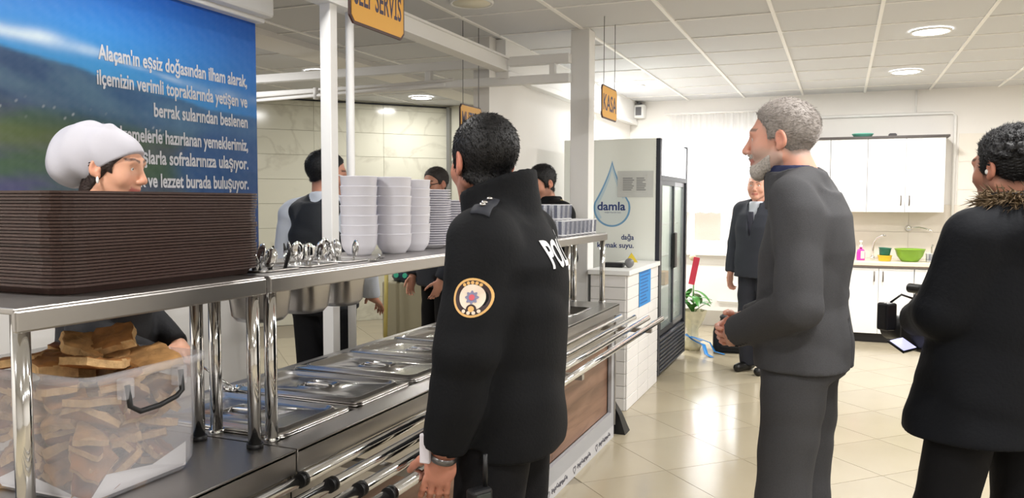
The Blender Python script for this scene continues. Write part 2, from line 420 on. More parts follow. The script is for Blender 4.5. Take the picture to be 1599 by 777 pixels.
# ================================================================== SERVING LINE
WOOD = wood_mat('counter_wood', (112,82,66), (146,112,92), .4, (14,1.0,9))
PLINTH = mat('plinth', (200,200,204), .5, var=.06)
SZ = .85; SHZ = 1.288
def serving_counter(name, label, y0, y1, wells, wood, loc_y):
    t = thing(name, label, 'serving counter', (-1.6,(y0+y1)/2,0)); cy=(y0+y1)/2; a=y0-cy; c=y1-cy
    X0, X1 = -.35, .33                       # back and front edge, local (world -1.95 .. -1.27)
    top = MB()
    if wells:                                # a frame of sheet round the pans
        top.box(.245,X1,a,c,SZ-.012,SZ,bev=.002); top.box(X0,-.285,a,c,SZ-.012,SZ,bev=.002)
        ys=[a]+[w+s*.172 for w in wells for s in (-1,1)]+[c]
        for p,q in zip(ys[0::2],ys[1::2]):
            if q-p>.001: top.box(-.285,.245,p,q,SZ-.012,SZ)
    else: top.box(X0,X1,a,c,SZ-.012,SZ,bev=.002)
    top.build('worktop', STEEL_B, t)
    MB().box(X1-.012,X1,a,c,SZ-.065,SZ-.002,bev=.003).build('front_lip', STEEL_B, t)
    MB().box(X0,X0+.012,a,c,.1,SZ-.012).build('back_panel', STEEL_B, t)
    for y in (a,c-.012): MB().box(X0,X1-.02,y,y+.012,.08,SZ-.012).build('side_panel', STEEL_B, t)
    MB().box(X1-.045,X1-.03,a,c,.64,SZ-.06).build('upper_front_panel', STEEL_B, t)
    f = MB().box(X1-.05,X1-.028,a,c,.08,.17).build('bottom_rail', mat('grey_frame',(178,180,186),.45,.2), t)
    MB().box(X1-.05,X1-.028,c-.07,c,.17,.64).build('frame_upright', MATS['grey_frame'], t)
    MB().box(X1-.05,X1-.028,a,a+.05,.17,.64).build('frame_upright', MATS['grey_frame'], t)
    n = max(1, round((c-a)/1.1)); wlen=(c-.07-a-.05)/n
    for k in range(n):
        MB().box(X1-.07,X1-.055,a+.05+k*wlen+.003,a+.05+(k+1)*wlen-.003,.17,.64).build('wood_panel', WOOD if wood else STEEL_B, t)
    MB().box(X0+.05,X1-.03,a,c,0,.08).build('plinth', PLINTH, t)
    # overshelf on chromed posts
    sh = MB().box(-.14,.245,a+.005,c-.005,SHZ-.012,SHZ,bev=.003).build('overshelf', STEEL_B, t)
    MB().box(.235,.25,a+.005,c-.005,SHZ-.045,SHZ-.004,bev=.004).build('shelf_lip', STEEL_B, sh)
    MB().box(-.145,-.13,a+.005,c-.005,SHZ-.045,SHZ-.004,bev=.004).build('shelf_lip', STEEL_B, sh)
    ny=[a+.03,c-.03]
    if c-a>2: ny.insert(1,c-.72)
    for y in ny:
        for x in (.245-.02,.04):
            p = MB().cyl((x,y,SZ),(x,y,SHZ-.012),.0165,n=24).build('post', CHROME, t)
            MB().cyl((x,y,SZ),(x,y,SZ+.012),.021,n=24).build('post_collar', BLACKP if c-a<2 else CHROME, p)
    # tray rails
    for k,x in enumerate((.34,.43,.515,.60)):
        r = MB().cyl((x,a-(0 if c-a>2 else .25),.77),(x,c-.02,.77),.0155,n=16).build('tray_rail', CHROME, t)
        MB().cyl((x,a-.004+(0 if c-a>2 else (c-a)),.77),(x,a+.012+(0 if c-a>2 else (c-a)),.77),.0195,n=16).build('rail_coupler', BLACKP, r)
    for y in np.linspace(a+.25,c-.3,max(1,round((c-a)/1.1))):
        br = MB().box(X1-.03,.60,y-.015,y+.015,.725,.748).build('rail_bracket', STEEL_B, t)
    return t
c1_ = serving_counter('bread_counter','short stainless steel counter holding the bread box under a shelf','serving counter' and .97,1.652,[],False,0)
wells=[1.87+.362*k for k in range(8)]; cm=(1.658+4.87)/2
c2_ = serving_counter('serving_counter','long stainless steel serving counter with food pans, overshelf and tray rails',1.658,4.87,[w-cm for w in wells],True,0)
# vent slots above the rails
slot = meshm(MB().box(0,.004,-.011,.011,-.003,.003), BLACKP,'vent_slot')
for k in range(46):
    if k%12>9: continue
    inst('vent_slot', slot, c2_, (.3,-1.45+.03*k,.70))
# illegible script decoration along the plinth
ink = mat('plinth_ink',(92,90,98),.7)
def scribble(y0, n, parent):
    V=[]; y=y0; pts=[]
    for i in range(n*10):
        t=i/10; big=1.0 if int(t*1.3)%3==0 else .45
        pts.append((.3005, y0+.018*t+.010*math.sin(2*PI*t), .04+.014*big*math.cos(2*PI*t)+.004*math.sin(t*1.7)))
    MB().tube(pts,.0018,n=5).build('script_mark', ink, parent)
def heart(y0,parent):
    pts=[]
    for i in range(25):
        a=2*PI*i/24; pts.append((.3005,y0+.0014*16*math.sin(a)**3,.04+.0014*(13*math.cos(a)-5*math.cos(2*a)-2*math.cos(3*a)-math.cos(4*a))))
    MB().tube(pts[:-1],.002,n=5,closed=True).build('heart_mark', ink, parent)
for k in range(7):
    yy=-1.3+.42*k; heart(yy,c2_); scribble(yy+.05,14,c2_)
# pans let into the counter, with lids
def pan_mesh(depth):
    b=MB(); R=[]
    for w,h,z,r in ((.53,.335,0,.03),(.53,.335,.004,.03),(.50,.305,.004,.03),(.49,.295,-depth+.02,.05),(.46,.265,-depth,.05)):
        R.append([(x,y,z) for x,y in rrect(w,h,r)])
    b.loft(R,caps=False); f=b.bm.faces.new([v for v in b.bm.verts][-24:]); return meshm(b,STEEL,'pan')
def lid_mesh():
    b=MB(); R=[]
    for w,h,z,r in ((.525,.335,0,.028),(.525,.335,.006,.028),(.475,.285,.006,.035),(.465,.275,.012,.035),(.455,.265,.012,.035),(.445,.255,.004,.035)):
        R.append([(x,y,z) for x,y in rrect(w,h,r)])
    b.loft(R,caps=False)
    inner=[v for v in b.bm.verts][-24:]
    n=24; prev=inner; 
    for rx,ry,z in ((.074,.070,.004),(.070,.066,.010),(.062,.058,.010),(.056,.052,-.010),(.03,.03,-.016)):
        ring=[]
        for v in inner:
            a=math.atan2(v.co.y/.255,v.co.x/.445); ring.append(b.bm.verts.new((rx*math.cos(a),ry*math.sin(a),z)))
        for k in range(n):
            f=b.bm.faces.new((prev[k],prev[(k+1)%n],ring[(k+1)%n],ring[k])); f.smooth=True
        prev=ring
    b.bm.faces.new(prev); b.bm.faces.new([v for v in b.bm.verts][:24][::-1])
    return meshm(b,STEEL,'lid')
pan_me=pan_mesh(.15); lid_me=lid_mesh()
hand_me=meshm(MB().tube([(-.058,0,.004),(-.04,0,.008),(0,0,.009),(.04,0,.008),(.058,0,.004)],.006,n=8),CHROME,'handle')
MIR = STEEL
for k,wy in enumerate(wells):
    side = ['next to the bread counter','second from the bread counter','third from the bread counter','fourth from the bread counter','beside the officer in the black jacket','behind the officer in the black jacket','near the glasses end of the counter','at the cashier end of the counter'][k]
    p=tag(inst('food_pan',pan_me,None,(-1.62,wy,SZ+.001)),f'steel food pan set in the serving counter, {side}','pan','steel food pans in the serving counter')
    if k==7:
        q=MB().box(-.22,.22,-.12,.12,-.08,-.075).build('water',mat('water',(110,112,108),.05),p); continue
    l=thing('pan_lid',f'steel pan lid with oval recessed handle, {side}','lid',(-1.62,wy+ (0.0 if k!=2 else .004),SZ+.0055),0,'steel lids on the food pans')
    inst('lid',lid_me,l); inst('handle',hand_me,l)
    l.rotation_euler=(0,random.uniform(-.006,.006),random.uniform(-.01,.01))
# ladle handles sticking out
def ladle(x,y,z,ax,label):
    t=thing('ladle',label,'ladle',(x,y,z))
    MB().tube([(0,0,0),(-.06,ax*.5,.035),(-.13,ax,.075)],.004).build('handle',CHROME,t)
    MB().lathe([(0,-.02),(.02,-.015),(.028,0),(.027,0),(.019,-.013),(0,-.018)],16).build('bowl',CHROME,t)
ladle(-1.83,2.05,SZ+.026,-.02,'thin steel ladle sticking out behind the second lid')
# cutlery wells in the overshelf
cut=MB(); R=[]
for w,z,r in ((.165,.002,.02),(.165,.006,.02),(.15,.006,.02),(.145,-.02,.03),(.135,-.125,.045),(.115,-.14,.045)): R.append([(x,y,z) for x,y in rrect(w,w,r)])
cut.loft(R,caps=False); cut.bm.faces.new([v for v in cut.bm.verts][-24:]); cut_me=meshm(cut,STEEL_B,'well')
def fork(m):
    b=MB(); b.mi=0
    b.tube([(0,0,0),(0,.002,.05),(0,.0,.105)],[.004,.0032,.003],n=6)
    for k in (-1.5,-.5,.5,1.5): b.tube([(0,0,.105),(k*.006,-.003,.118),(k*.0062,.006,.155)],[.0032,.0026,.0014],n=5)
    return meshm(b,m,'fork')
def spoon(m):
    b=MB(); b.tube([(0,0,0),(0,.002,.05),(0,0,.11)],[.004,.0032,.003],n=6); b.sph((0,.003,.135),.02,(.95,.28,1.45),12); return meshm(b,m,'spoon')
def knife(m):
    b=MB(); b.loft([[(x*w,y*d,z) for x,y in rrect(1,1,.3,2)] for z,w,d in ((0,.012,.008),(.07,.013,.009),(.085,.01,.004),(.14,.014,.0016),(.16,.004,.001))]); return meshm(b,m,'knife')
BKH=BLACKP
kinds=[('spoon',spoon(CHROME)),('fork',fork(CHROME)),('knife',knife(BKH)),('knife',knife(BKH))]
wy=[1.80,1.99,2.18]
for j,y in enumerate(wy):
    wname=['beside the tray stack','in the middle of the three','beside the bowl stacks'][j]
    tag(inst('cutlery_bin',cut_me,None,(-1.50,y,SHZ)),f'deep steel cutlery bin hung in the overshelf, {wname}','cutlery bin','cutlery bins in the overshelf')
    sel={0:[2,2,3,2,0,2,3,2,0,2,0,1],1:[0,0,1,0,0,2,0,0,1,0,2,0],2:[1,1,1,0,1,0,0,1,0,0,0,1]}[j]
    for i,k in enumerate(sel):
        nm,me=kinds[k]; a=2*PI*i/len(sel)+j; r=.045*(.5+.5*((i*7)%5)/4)
        o=inst(nm,me,None,(-1.50+r*math.cos(a),y+r*math.sin(a),SHZ-.085-.02*random.random()),(random.uniform(-.28,.28),random.uniform(-.28,.28),random.uniform(0,6.28)))
        tag(o,{'spoon':'shiny steel spoon standing in the cutlery bin ','fork':'steel fork standing in the cutlery bin ','knife':'black handled table knife standing in the cutlery bin '}[nm]+wname,nm,f'{nm}s in the cutlery bins')
# loose fork and spoons lying on the shelf before the bowls
for i,(x,y,rz) in enumerate(((-1.42,2.32,.3),(-1.46,2.36,.6))):
    tag(inst('fork',kinds[1][1],None,(x,y,SHZ+.004+.006*i),(PI/2,0,rz)),'steel fork lying flat on the shelf before the bowls','fork','loose forks on the shelf')
# ------------------------------------------------------------------ trays
TRAY=mat('tray_brown',(66,47,42),.42,var=.25,vscale=20,stretch=(1,.1,1))
b=MB(); R=[]
W_,L_=.40,.610
for g,z,r in ((-.022,0,.04),(-.012,.014,.05),(-.004,.0152,.055),(0,.0155,.056),(0,.0205,.056),(-.014,.0205,.05),(-.026,.003,.04)):
    R.append([(x,y,z) for x,y in rrect(W_+2*g,L_+2*g,r,4)])
b.loft(R,caps=False,smooth=False); vs_=[v for v in b.bm.verts]; b.bm.faces.new(vs_[:20][::-1]); b.bm.faces.new(vs_[-20:])
tray_me=meshm(b,TRAY,'tray')
NT=29
for k in range(NT):
    o=inst('serving_tray',tray_me,None,(-1.625+random.uniform(-.003,.003),1.432+random.uniform(-.003,.003),SHZ+.001+k*.0068),(0,0,random.uniform(-.006,.006)))
    tag(o,('topmost' if k==NT-1 else 'lowest' if k==0 else 'middle')+' dark brown plastic serving tray of the tall stack on the shelf','tray','stacked dark brown trays')
# ------------------------------------------------------------------ bowls and plates on the shelf
MEL=mat('melamine',(214,212,219),.28)
bowl_me=meshm(MB().lathe([(0,.004),(.036,.004),(.038,0),(.042,0),(.046,.008),(.057,.022),(.0625,.036),(.0655,.070),(.067,.0725),(.0655,.0735),(.0635,.072),(.0605,.038),(.053,.024),(.03,.012),(0,.011)],40),MEL,'bowl')
plate_me=meshm(MB().lathe([(0,.003),(.05,.003),(.052,0),(.056,0),(.060,.005),(.084,.014),(.092,.0165),(.092,.019),(.082,.0165),(.058,.0075),(0,.006)],40),MEL,'plate')
def stack(kind,me,x,y,n,dz,label,grp):
    for k in range(n):
        o=inst(kind,me,None,(x+random.uniform(-.0015,.0015),y+random.uniform(-.0015,.0015),SHZ+.0005+k*dz),(0,0,random.uniform(0,6)))
        tag(o,label,kind,grp)
stack('bowl',bowl_me,-1.60,2.455,7,.0345,'white melamine bowl of the stack beside the cutlery','bowls stacked beside the cutlery')
stack('bowl',bowl_me,-1.535,2.585,7,.0345,'white melamine bowl of the middle bowl stack','bowls stacked in the middle')
stack('bowl',bowl_me,-1.535,2.735,7,.0335,'white melamine bowl of the stack beside the plates','bowls stacked beside the plates')
stack('plate',plate_me,-1.58,2.945,24,.0096,'white plate of the stack beside the bowls','plates stacked beside the bowls')
stack('plate',plate_me,-1.60,3.16,18,.0105,'white plate of the stack behind the officer in black','plates stacked behind the officer')
# ------------------------------------------------------------------ glasses at the far end of the shelf
TUMB=mat('tumbler_glass',(240,242,248),.05,alpha=.2); RIMG=mat('glass_rim',(250,250,252),.1,alpha=.75)
gb=MB().lathe([(0,0),(.026,0),(.029,.004),(.034,.085)],10,smooth=False); gb.lathe([(.031,.085),(.027,.014),(0,.014)],10,smooth=False); [setattr(f,'material_index',2) for f in gb.bm.faces if len(f.verts)==4 and int(math.floor(math.atan2(f.calc_center_median().y,f.calc_center_median().x)/(PI/5)))%2]; gb.mi=1; gb.lathe([(.034,.085),(.0348,.0875),(.033,.089),(.031,.085)],20); gb.lathe([(.0292,.0045),(.0295,.007),(.0298,.0105),(.0302,.012)],20); gl_me=meshm(gb,[TUMB,RIMG,mat('refraction_streak',(120,124,142),.08,alpha=.5)],'glass')  # alternate facets coloured darker to imitate refraction streaks in the glass
for r_,(x) in enumerate((-1.42,-1.50,-1.58)):
    for k in range(8):
        tag(inst('drinking_glass',gl_me,None,(x,4.18+.08*k,SHZ)),'clear drinking glass in the lower row at the shelf end','glass','drinking glasses in the lower layer')
for x in (-1.46,-1.54):
    for k in range(3):
        tag(inst('drinking_glass',gl_me,None,(x,4.22+.08*k,SHZ+.0885)),'clear drinking glass standing on top of the other glasses','glass','drinking glasses in the upper layer')
# ------------------------------------------------------------------ bread box
PLAST=mat('cloudy_plastic',(226,226,232),.3,alpha=.26)
bx=thing('bread_box','cloudy plastic storage box full of flatbread under the tray shelf','storage box',(-1.58,1.305,SZ))
def boxring(w,h,z,r): return [(x,y,z) for x,y in rrect(w,h,r)]
b=MB(); R=[boxring(*q) for q in ((.33,.27,.003,.03),(.36,.30,.03,.035),(.383,.322,.255,.035),(.41,.345,.257,.04),(.41,.345,.275,.04),(.388,.325,.275,.035),(.376,.316,.255,.035),(.354,.294,.034,.035),(.325,.265,.006,.03))]
b.loft(R,caps=False); vs_=[v for v in b.bm.verts]; b.bm.faces.new(vs_[:24][::-1]); b.bm.faces.new(vs_[-24:])
b.build('tub',PLAST,bx)
MB().tube([(.207,-.075,.245),(.212,-.073,.20),(.215,-.05,.185),(.218,.0,.187),(.215,.05,.195),(.212,.07,.205),(.207,.072,.25)],.006).build('handle',mat('black_handle',(28,28,30),.5),bx)
MB().tube([(-.207,-.075,.245),(-.215,-.05,.185),(-.215,.05,.19),(-.207,.072,.25)],.006).build('handle',MATS['black_handle'],bx)
for y in (-.075,.072): MB().box(.19,.214,y-.014,y+.014,.215,.26,bev=.004).build('handle_clip',PLAST,bx)
pap=mat('white_paper',(240,238,240),.8)
pt=tag(mesh_o:=link(bpy.data.objects.new('paper_sheet',mesh_from([(-.15,-.135,0),(.158,-.135,0),(.158,.13,0),(-.15,.13,0),(.169,-.1,.05),(.170,.02,.035),(.170,.12,.06),(-.05,-.139,.045),(.08,-.139,.02)],[(0,1,2,3),(1,2,6,5,4),(0,7,8,1)]))),'white paper sheet lining the bottom of the bread box','paper'); pt.location=(-1.58,1.305,SZ+.008); pt.data.materials.append(pap)
BRE=[mat('bread_a',(190,132,76),.7,var=.6,vscale=22,bump=.7,bscale=50),mat('bread_b',(158,96,52),.7,var=.6,vscale=20,bump=.7,bscale=50),mat('bread_c',(206,156,100),.75,var=.55,vscale=30,bump=.8,bscale=60)]
CRUMB=mat('bread_crumb',(222,182,130),.9,var=.35,vscale=60,bump=1.0,bscale=90)
def bread_mesh(seed):
    r=random.Random(seed); b=MB(); n=r.choice((3,4,4,4,5)); w=r.uniform(.085,.105); h=r.uniform(.055,.075); th=r.uniform(.016,.024)
    a0=r.random()*6; poly=[(w*.66*math.cos(a0+2*PI*k/n+r.uniform(-.3,.3)),h*.8*math.sin(a0+2*PI*k/n+r.uniform(-.3,.3))) for k in range(n)]
    P=[]
    for i in range(n):
        p,q=poly[i],poly[(i+1)%n]
        for t in (0.02,.2,.4,.6,.8): P.append((p[0]+(q[0]-p[0])*t+r.uniform(-.003,.003),p[1]+(q[1]-p[1])*t+r.uniform(-.003,.003)))
    R=[]; bend=r.uniform(-6,6); tw=r.uniform(-3,3)
    for s,z in ((.0,-th),(.5,-th),(.95,-th*.95),(1.0,-th*.8),(.985,0),(1.0,th*.8),(.95,th),(.75,th*1.15),(.4,th*1.05),(0.0,th*1.12)):
        R.append([(x*max(s,.02),y*max(s,.02),z*.5+bend*(x*x*s*s)*.35+tw*x*y*s*s+(r.uniform(-.003,.003) if .1<s<.99 else 0)) for x,y in P])
    b.loft(R,caps=True)
    b.bm.normal_update()
    for f in b.bm.faces:
        f.material_index=1 if abs(f.normal.z)<.5 else 0
        if f.material_index: f.smooth=False
    return meshm(b,[BRE[seed%3],CRUMB],'bread')
bme=[bread_mesh(s) for s in range(14)]
cnt=0
for lay in range(8):
    z=.028+lay*.029
    nx=4
    for i in range(4):
        for j in range(3):
            if lay==7 and (i+j)%2: continue
            cnt+=1
            sx=.118+.012*lay/7
            x=-1.58+(i-1.5)/1.5*sx*.95+random.uniform(-.014,.014); y=1.305+(j-1)*.088*(1+.08*lay/7)+random.uniform(-.012,.012)
            x=min(max(x,-1.58-sx),-1.58+sx); 
            tl=.75 if lay<7 else .3
            edge='lowest' if lay<1 else 'upper' if lay>=6 else 'middle'
            o=inst('flatbread_piece',bme[cnt%14],None,(x,y,SZ+z),(random.uniform(-tl,tl),random.uniform(-tl,tl),random.uniform(0,6.28)),(.92,.92,1))
            tag(o,f'torn golden brown flatbread piece in the {edge} part of the bread box','bread',f'flatbread pieces in the {edge} part of the box')
for (x,y,z,rx,ry,rz,k) in ((-1.62,1.25,.268,.15,.1,.4,3),(-1.50,1.27,.272,-.1,.2,1.4,6),(-1.55,1.36,.285,.2,-.25,2.2,8),(-1.66,1.36,.278,.1,.2,.2,1),(-1.47,1.38,.268,.3,-.1,.9,11),(-1.58,1.30,.302,.35,.3,1.0,5),(-1.53,1.34,.316,.55,-.2,.3,9),(-1.69,1.25,.272,-.2,.1,2.0,12)):
    tag(inst('flatbread_piece',bme[k],None,(x,y,SZ+z),(rx,ry,rz),(1.15,1.15,1.1)),'torn golden brown flatbread piece heaped on top of the bread box','bread','flatbread pieces heaped on top')
# ------------------------------------------------------------------ banner on the left wall
def fbm(a,b,seed,oct=4):
    r=np.random.default_rng(seed); out=0
    for o in range(oct):
        s=2**o; 
        for _ in range(4):
            k=r.normal(size=2)*s; out=out+np.sin(k[0]*a+k[1]*b+r.uniform(0,6.28))/s*.5
    return out/2
Y0,Y1,Z0,Z1=1.0,3.60,1.12,2.475; ny,nz=270,140
yy,zz=np.meshgrid(np.linspace(Y0,Y1,ny),np.linspace(Z0,Z1,nz),indexing='ij')
u=(yy-2.05)/1.55; 
def mixc(A,B,t): t=np.clip(t,0,1)[...,None]; return A*(1-t)+B*t
def cc(*c): return np.array([srgb(*c)[:3]])
t=np.clip((zz-1.95)/.5,0,1)
C=mixc(cc(70,165,225)*np.ones(yy.shape+(1,)),cc(28,92,190),t)
C=mixc(C,cc(30,88,178),np.clip((u-.35)*1.2,0,1)*.8)
streak=np.exp(-((zz-(2.135-.10*u+.02*np.sin(6*u)))/(.020+.010*np.sin(9*u)))**2)*np.clip(1.0-u*.85,0,1)*(.75+.5*fbm(yy*9,zz*22,3))
C=mixc(C,cc(215,232,245),streak)
top=np.exp(-((zz-2.40)/.05)**2-((u-.1)/.12)**2); C=mixc(C,cc(200,225,245),top*.8)
ridge=2.075-.16*np.clip(u-.02,0,2)+.018*fbm(yy*6,yy*2,5)
hill=1/(1+np.exp(-(ridge-zz)/.0035))
hc_=mixc(cc(84,110,132)*np.ones(yy.shape+(1,)),cc(52,76,112),.5+.9*fbm(yy*10,zz*16,8))
C=mixc(C,hc_,hill*(1-.35*np.clip(u,0,1)))
fld=1/(1+np.exp(-((1.87-.12*u)-zz)/.02)); fc=mixc(cc(66,92,70)*np.ones(yy.shape+(1,)),cc(76,76,110),.45+.9*fbm(yy*5,zz*26,11))
fc=mixc(fc,cc(96,110,60),np.clip(np.exp(-((zz-1.74+.02*u)/.05)**2)*(1-u*1.3),0,.7))
C=mixc(C,fc,fld)
sea=1/(1+np.exp(-(u-(.62+.25*(zz-1.5)*1.2+.05*np.sin(zz*14)))/.02))*(1/(1+np.exp(-((1.84)-zz)/.015)))
C=mixc(C,cc(42,86,142),sea*.9); C=mixc(C,cc(54,62,112),np.clip((1.62-zz)/.3,0,1)*.55)
spk=(np.random.default_rng(4).random(yy.shape)>.985)*np.exp(-((zz-1.86+.10*u)/.03)**2)*(u<.7); C=mixc(C,cc(190,195,200),spk*.8)
C=C*1.12+(.012*fbm(yy*90,zz*90,21,2))[...,None]; C=np.clip(C,0,1)
V=np.stack([np.full(yy.shape,0.0),yy,zz],-1).reshape(-1,3)
idx=np.arange(ny*nz).reshape(ny,nz); Fq=np.stack([idx[:-1,:-1],idx[1:,:-1],idx[1:,1:],idx[:-1,1:]],-1).reshape(-1,4)
me=mesh_from(V.tolist(),Fq.tolist(),'banner_print'); ca=me.color_attributes.new('Col','FLOAT_COLOR','POINT')
ca.data.foreach_set('color',np.concatenate([C.reshape(-1,3),np.ones((ny*nz,1))],1).astype(np.float32).ravel())
me.materials.append(mat('banner_print',(60,110,180),.5,attr='Col'))
ban=thing('wall_banner','large printed landscape banner with white lettering on the wall behind the cook','banner',(-3.02,2.3,1.12))
o=link(bpy.data.objects.new('print',me),ban); o.location=(.018,-2.3,-1.12)
MB().box(0,.016,Y0-2.3,Y1-2.3,0,Z1-Z0).build('board',mat('banner_edge',(60,70,110),.6),ban)
TXT=mat('banner_letters',(226,226,232),.6)
for s,yl,z in (("Alaçam'ın eşsiz doğasından ilham alarak,",2.58,2.095),('ilçemizin verimli topraklarında yetişen ve',2.57,1.985),('berrak sularından beslenen',2.879,1.876),('taze malzemelerle hazırlanan yemeklerimiz,',2.498,1.752),('geleneksel sunuşlarla sofralarınıza ulaşıyor.',2.208,1.653),('doğallık ve lezzet burada buluşuyor.',2.62,1.545)):
    me=text_mesh(s,.090,.0004,bold=.0022); xs=[v.co.x for v in me.vertices]; k=(3.522-yl)/(max(xs)-min(xs)); k=min(k,.72)
    x1=max(xs)
    for v in me.vertices: v.co.x=(v.co.x-x1)*k
    me.materials.clear(); me.materials.append(TXT)
    o=bpy.data.objects.new('lettering',me); COL.objects.link(o); o.parent=ban; o.matrix_local=Matrix.Translation((3.02,-2.3,-1.12))@face_px(-2.9995,3.522,z)
# ================================================================== CASHIER COUNTER
BLK=mat('white_block',(233,231,230),.45,bump=.15,bscale=30)
ca_=thing('cashier_counter','white cashier counter faced with plank-like blocks and a thick top','counter',(-1.75,6.0,0))
MB().box(.10,.36,-.49,.50,0,.965).build('core',mat('block_joint',(190,188,186),.8),ca_)
MB().box(.085,.39,-.52,.505,.965,1.0,bev=.004).build('top',WHITEP,ca_)
rows=11; rh=.965/rows
fl=[1.01/3]*3
bl_s=meshm(MB().box(0,.012,.0015,1.0/3-.004,.0015,rh-.0015,bev=.003),BLK,'block'); bl_f=meshm(MB().box(.0015,.26-.0015,-.012,0,.0015,rh-.0015,bev=.003),BLK,'block')
for r_ in range(rows):
    for k in range(3): inst('block',bl_s,ca_,(.36,-.49+k*1.01/3,r_*rh))
    inst('block',bl_f,ca_,(.10,-.49,r_*rh))
po=thing('notice_poster','blue notice sheet with lines of print on the cashier counter front','poster',(-1.3755,6.03,.70))
BLUE=mat('poster_blue',(44,140,214),.5); BLUE2=mat('poster_print',(20,84,160),.5)
MB().box(0,.002,-.19,.19,0,.295).build('sheet',BLUE,po)
for k in range(11):
    s=random.uniform(.6,1); MB().box(.002,.0026,-.16,-.16+.31*s,.02+.025*k,.028+.025*k).build('print_line',BLUE2,po)
tm_=thing('payment_terminal','small black device with grey cable ball on the cashier counter top','terminal',(-1.52,5.75,1.0))
MB().box(-.10,.05,-.035,.04,0,.035,bev=.01).build('body',BLACKP,tm_); MB().sph((.09,0,.035),.035,(1,1,1)).build('cap',mat('grey_plastic',(120,120,122),.3),tm_)
b=MB().prism([(-.05,0),(.05,0),(.0,.075)],0,.03)
tag(b.build('yellow_card',mat('yellow_card',(214,190,60),.6),loc=(-1.55,6.30,1.0),rot=(PI/2,0,.3)),'small folded yellow card standing on the cashier counter','card')
# black dustpan standing against the end of the serving counter
dp=thing('dustpan','black plastic dustpan leaning at the foot of the serving counter','dustpan',(-1.33,5.03,0))
MB().loft([[(-.1,-.1,0),(.09,-.1,0),(.09,.02,0),(-.1,.02,0)],[(-.09,-.1,.12),(.05,-.1,.12),(.05,-.02,.12),(-.09,-.02,.12)],[(-.08,-.1,.27),(-.03,-.1,.27),(-.03,-.06,.27),(-.08,-.06,.27)]],smooth=False).build('pan',BLACKP,dp)
MB().tube([(-.055,-.08,.26),(-.06,-.08,.5)],.011).build('handle',BLACKP,dp)
# ================================================================== DRINKS FRIDGE
FW=mat('fridge_side',(243,247,241),.4); FD=mat('fridge_frame',(46,49,58),.4,.2)
fg=thing('drinks_fridge','tall double door drinks fridge with water drop advert on its white side','fridge',(-1.79,7.155,0))
MB().box(-.41,.385,-.625,-.60,.04,2.0,bev=.004).build('side_panel',FW,fg); MB().box(-.41,.385,.60,.625,.04,2.0,bev=.004).build('side_panel',FW,fg)
MB().box(-.41,-.38,-.60,.60,.04,2.0).build('back_panel',FW,fg); MB().box(-.38,.385,-.60,.60,1.96,2.0).build('roof_panel',FW,fg)
MB().box(-.38,.385,-.60,.60,.04,.36).build('motor_housing',FD,fg)
b=MB()
fr_=[(-.625,-.56,.04,2.0),(.56,.625,.04,2.0)]
for y0,y1,z0,z1 in fr_: MB().box(.375,.415,y0,y1,z0,z1,bev=.004).build('front_post',FD,fg)
MB().box(.375,.415,-.56,.56,1.66,1.70).build('door_head',FD,fg)
MB().box(.36,.41,-.56,.56,1.70,1.985,bev=.004).build('lit_header',mat('header_light',(250,250,250),.4,emit=1.6),fg)
sl=meshm(MB().box(0,.03,-.56,.56,0,.022,bev=.004),FD,'grille_slat')
for k in range(9): inst('grille_slat',sl,fg,(.385,0,.05+.034*k),(0,.35,0))
for y0,y1,xo in ((-.56,.02,.40),(-.02,.56,.385)):
    d=MB()
    for a,c in ((y0,y0+.045),(y1-.045,y1)): d.box(xo-.012,xo+.012,a,c,.37,1.66)
    d.box(xo-.012,xo+.012,y0+.045,y1-.045,.37,.41); d.box(xo-.012,xo+.012,y0+.045,y1-.045,1.62,1.66)
    do=d.build('door',mat('door_alu',(150,152,158),.35,.7) if xo<.39 else FD,fg)
    MB().box(xo-.004,xo+.002,y0+.045,y1-.045,.41,1.62).build('pane',mat('fridge_glass',(220,235,230),.03,alpha=.18),do)
    MB().box(xo+.012,xo+.04,(y1-.10) if xo>.39 else y0+.05,(y1+.0) if xo>.39 else y0+.09,.90,1.21,bev=.008).build('handle',BLACKP,do)
for z in (.42,.72,1.0,1.28):
    s_=MB()
    for k in range(12): s_.box(-.37,.33,-.56+.1*k,-.555+.1*k,z,z+.006)
    s_.box(.325,.335,-.59,.59,z-.006,z+.008).box(-.37,-.36,-.59,.59,z-.006,z+.008)
    s_.build('wire_shelf',WHITEP,fg)
MB().box(-.1,.05,-.59,.59,1.93,1.95).build('lamp_strip',mat('fridge_lamp',(255,255,250),.5,emit=4),fg)
bot_me=meshm(MB().lathe([(0,0),(.03,0),(.032,.01),(.032,.13),(.013,.18),(.013,.205),(0,.205)],14),mat('bottle_water',(190,215,220),.1,alpha=.55),'b')
for k in range(4): tag(inst('water_bottle',bot_me,None,(-1.55,6.75+.085*k,.429)),'clear water bottle on the lowest fridge shelf','bottle','water bottles in the fridge')
tag(MB().box(-.1,.1,-.1,.1,0,.12,bev=.005).build('carton',mat('kraft_card',(190,150,104),.8),loc=(-1.56,7.3,.729)),'small brown carton on a fridge shelf','carton')
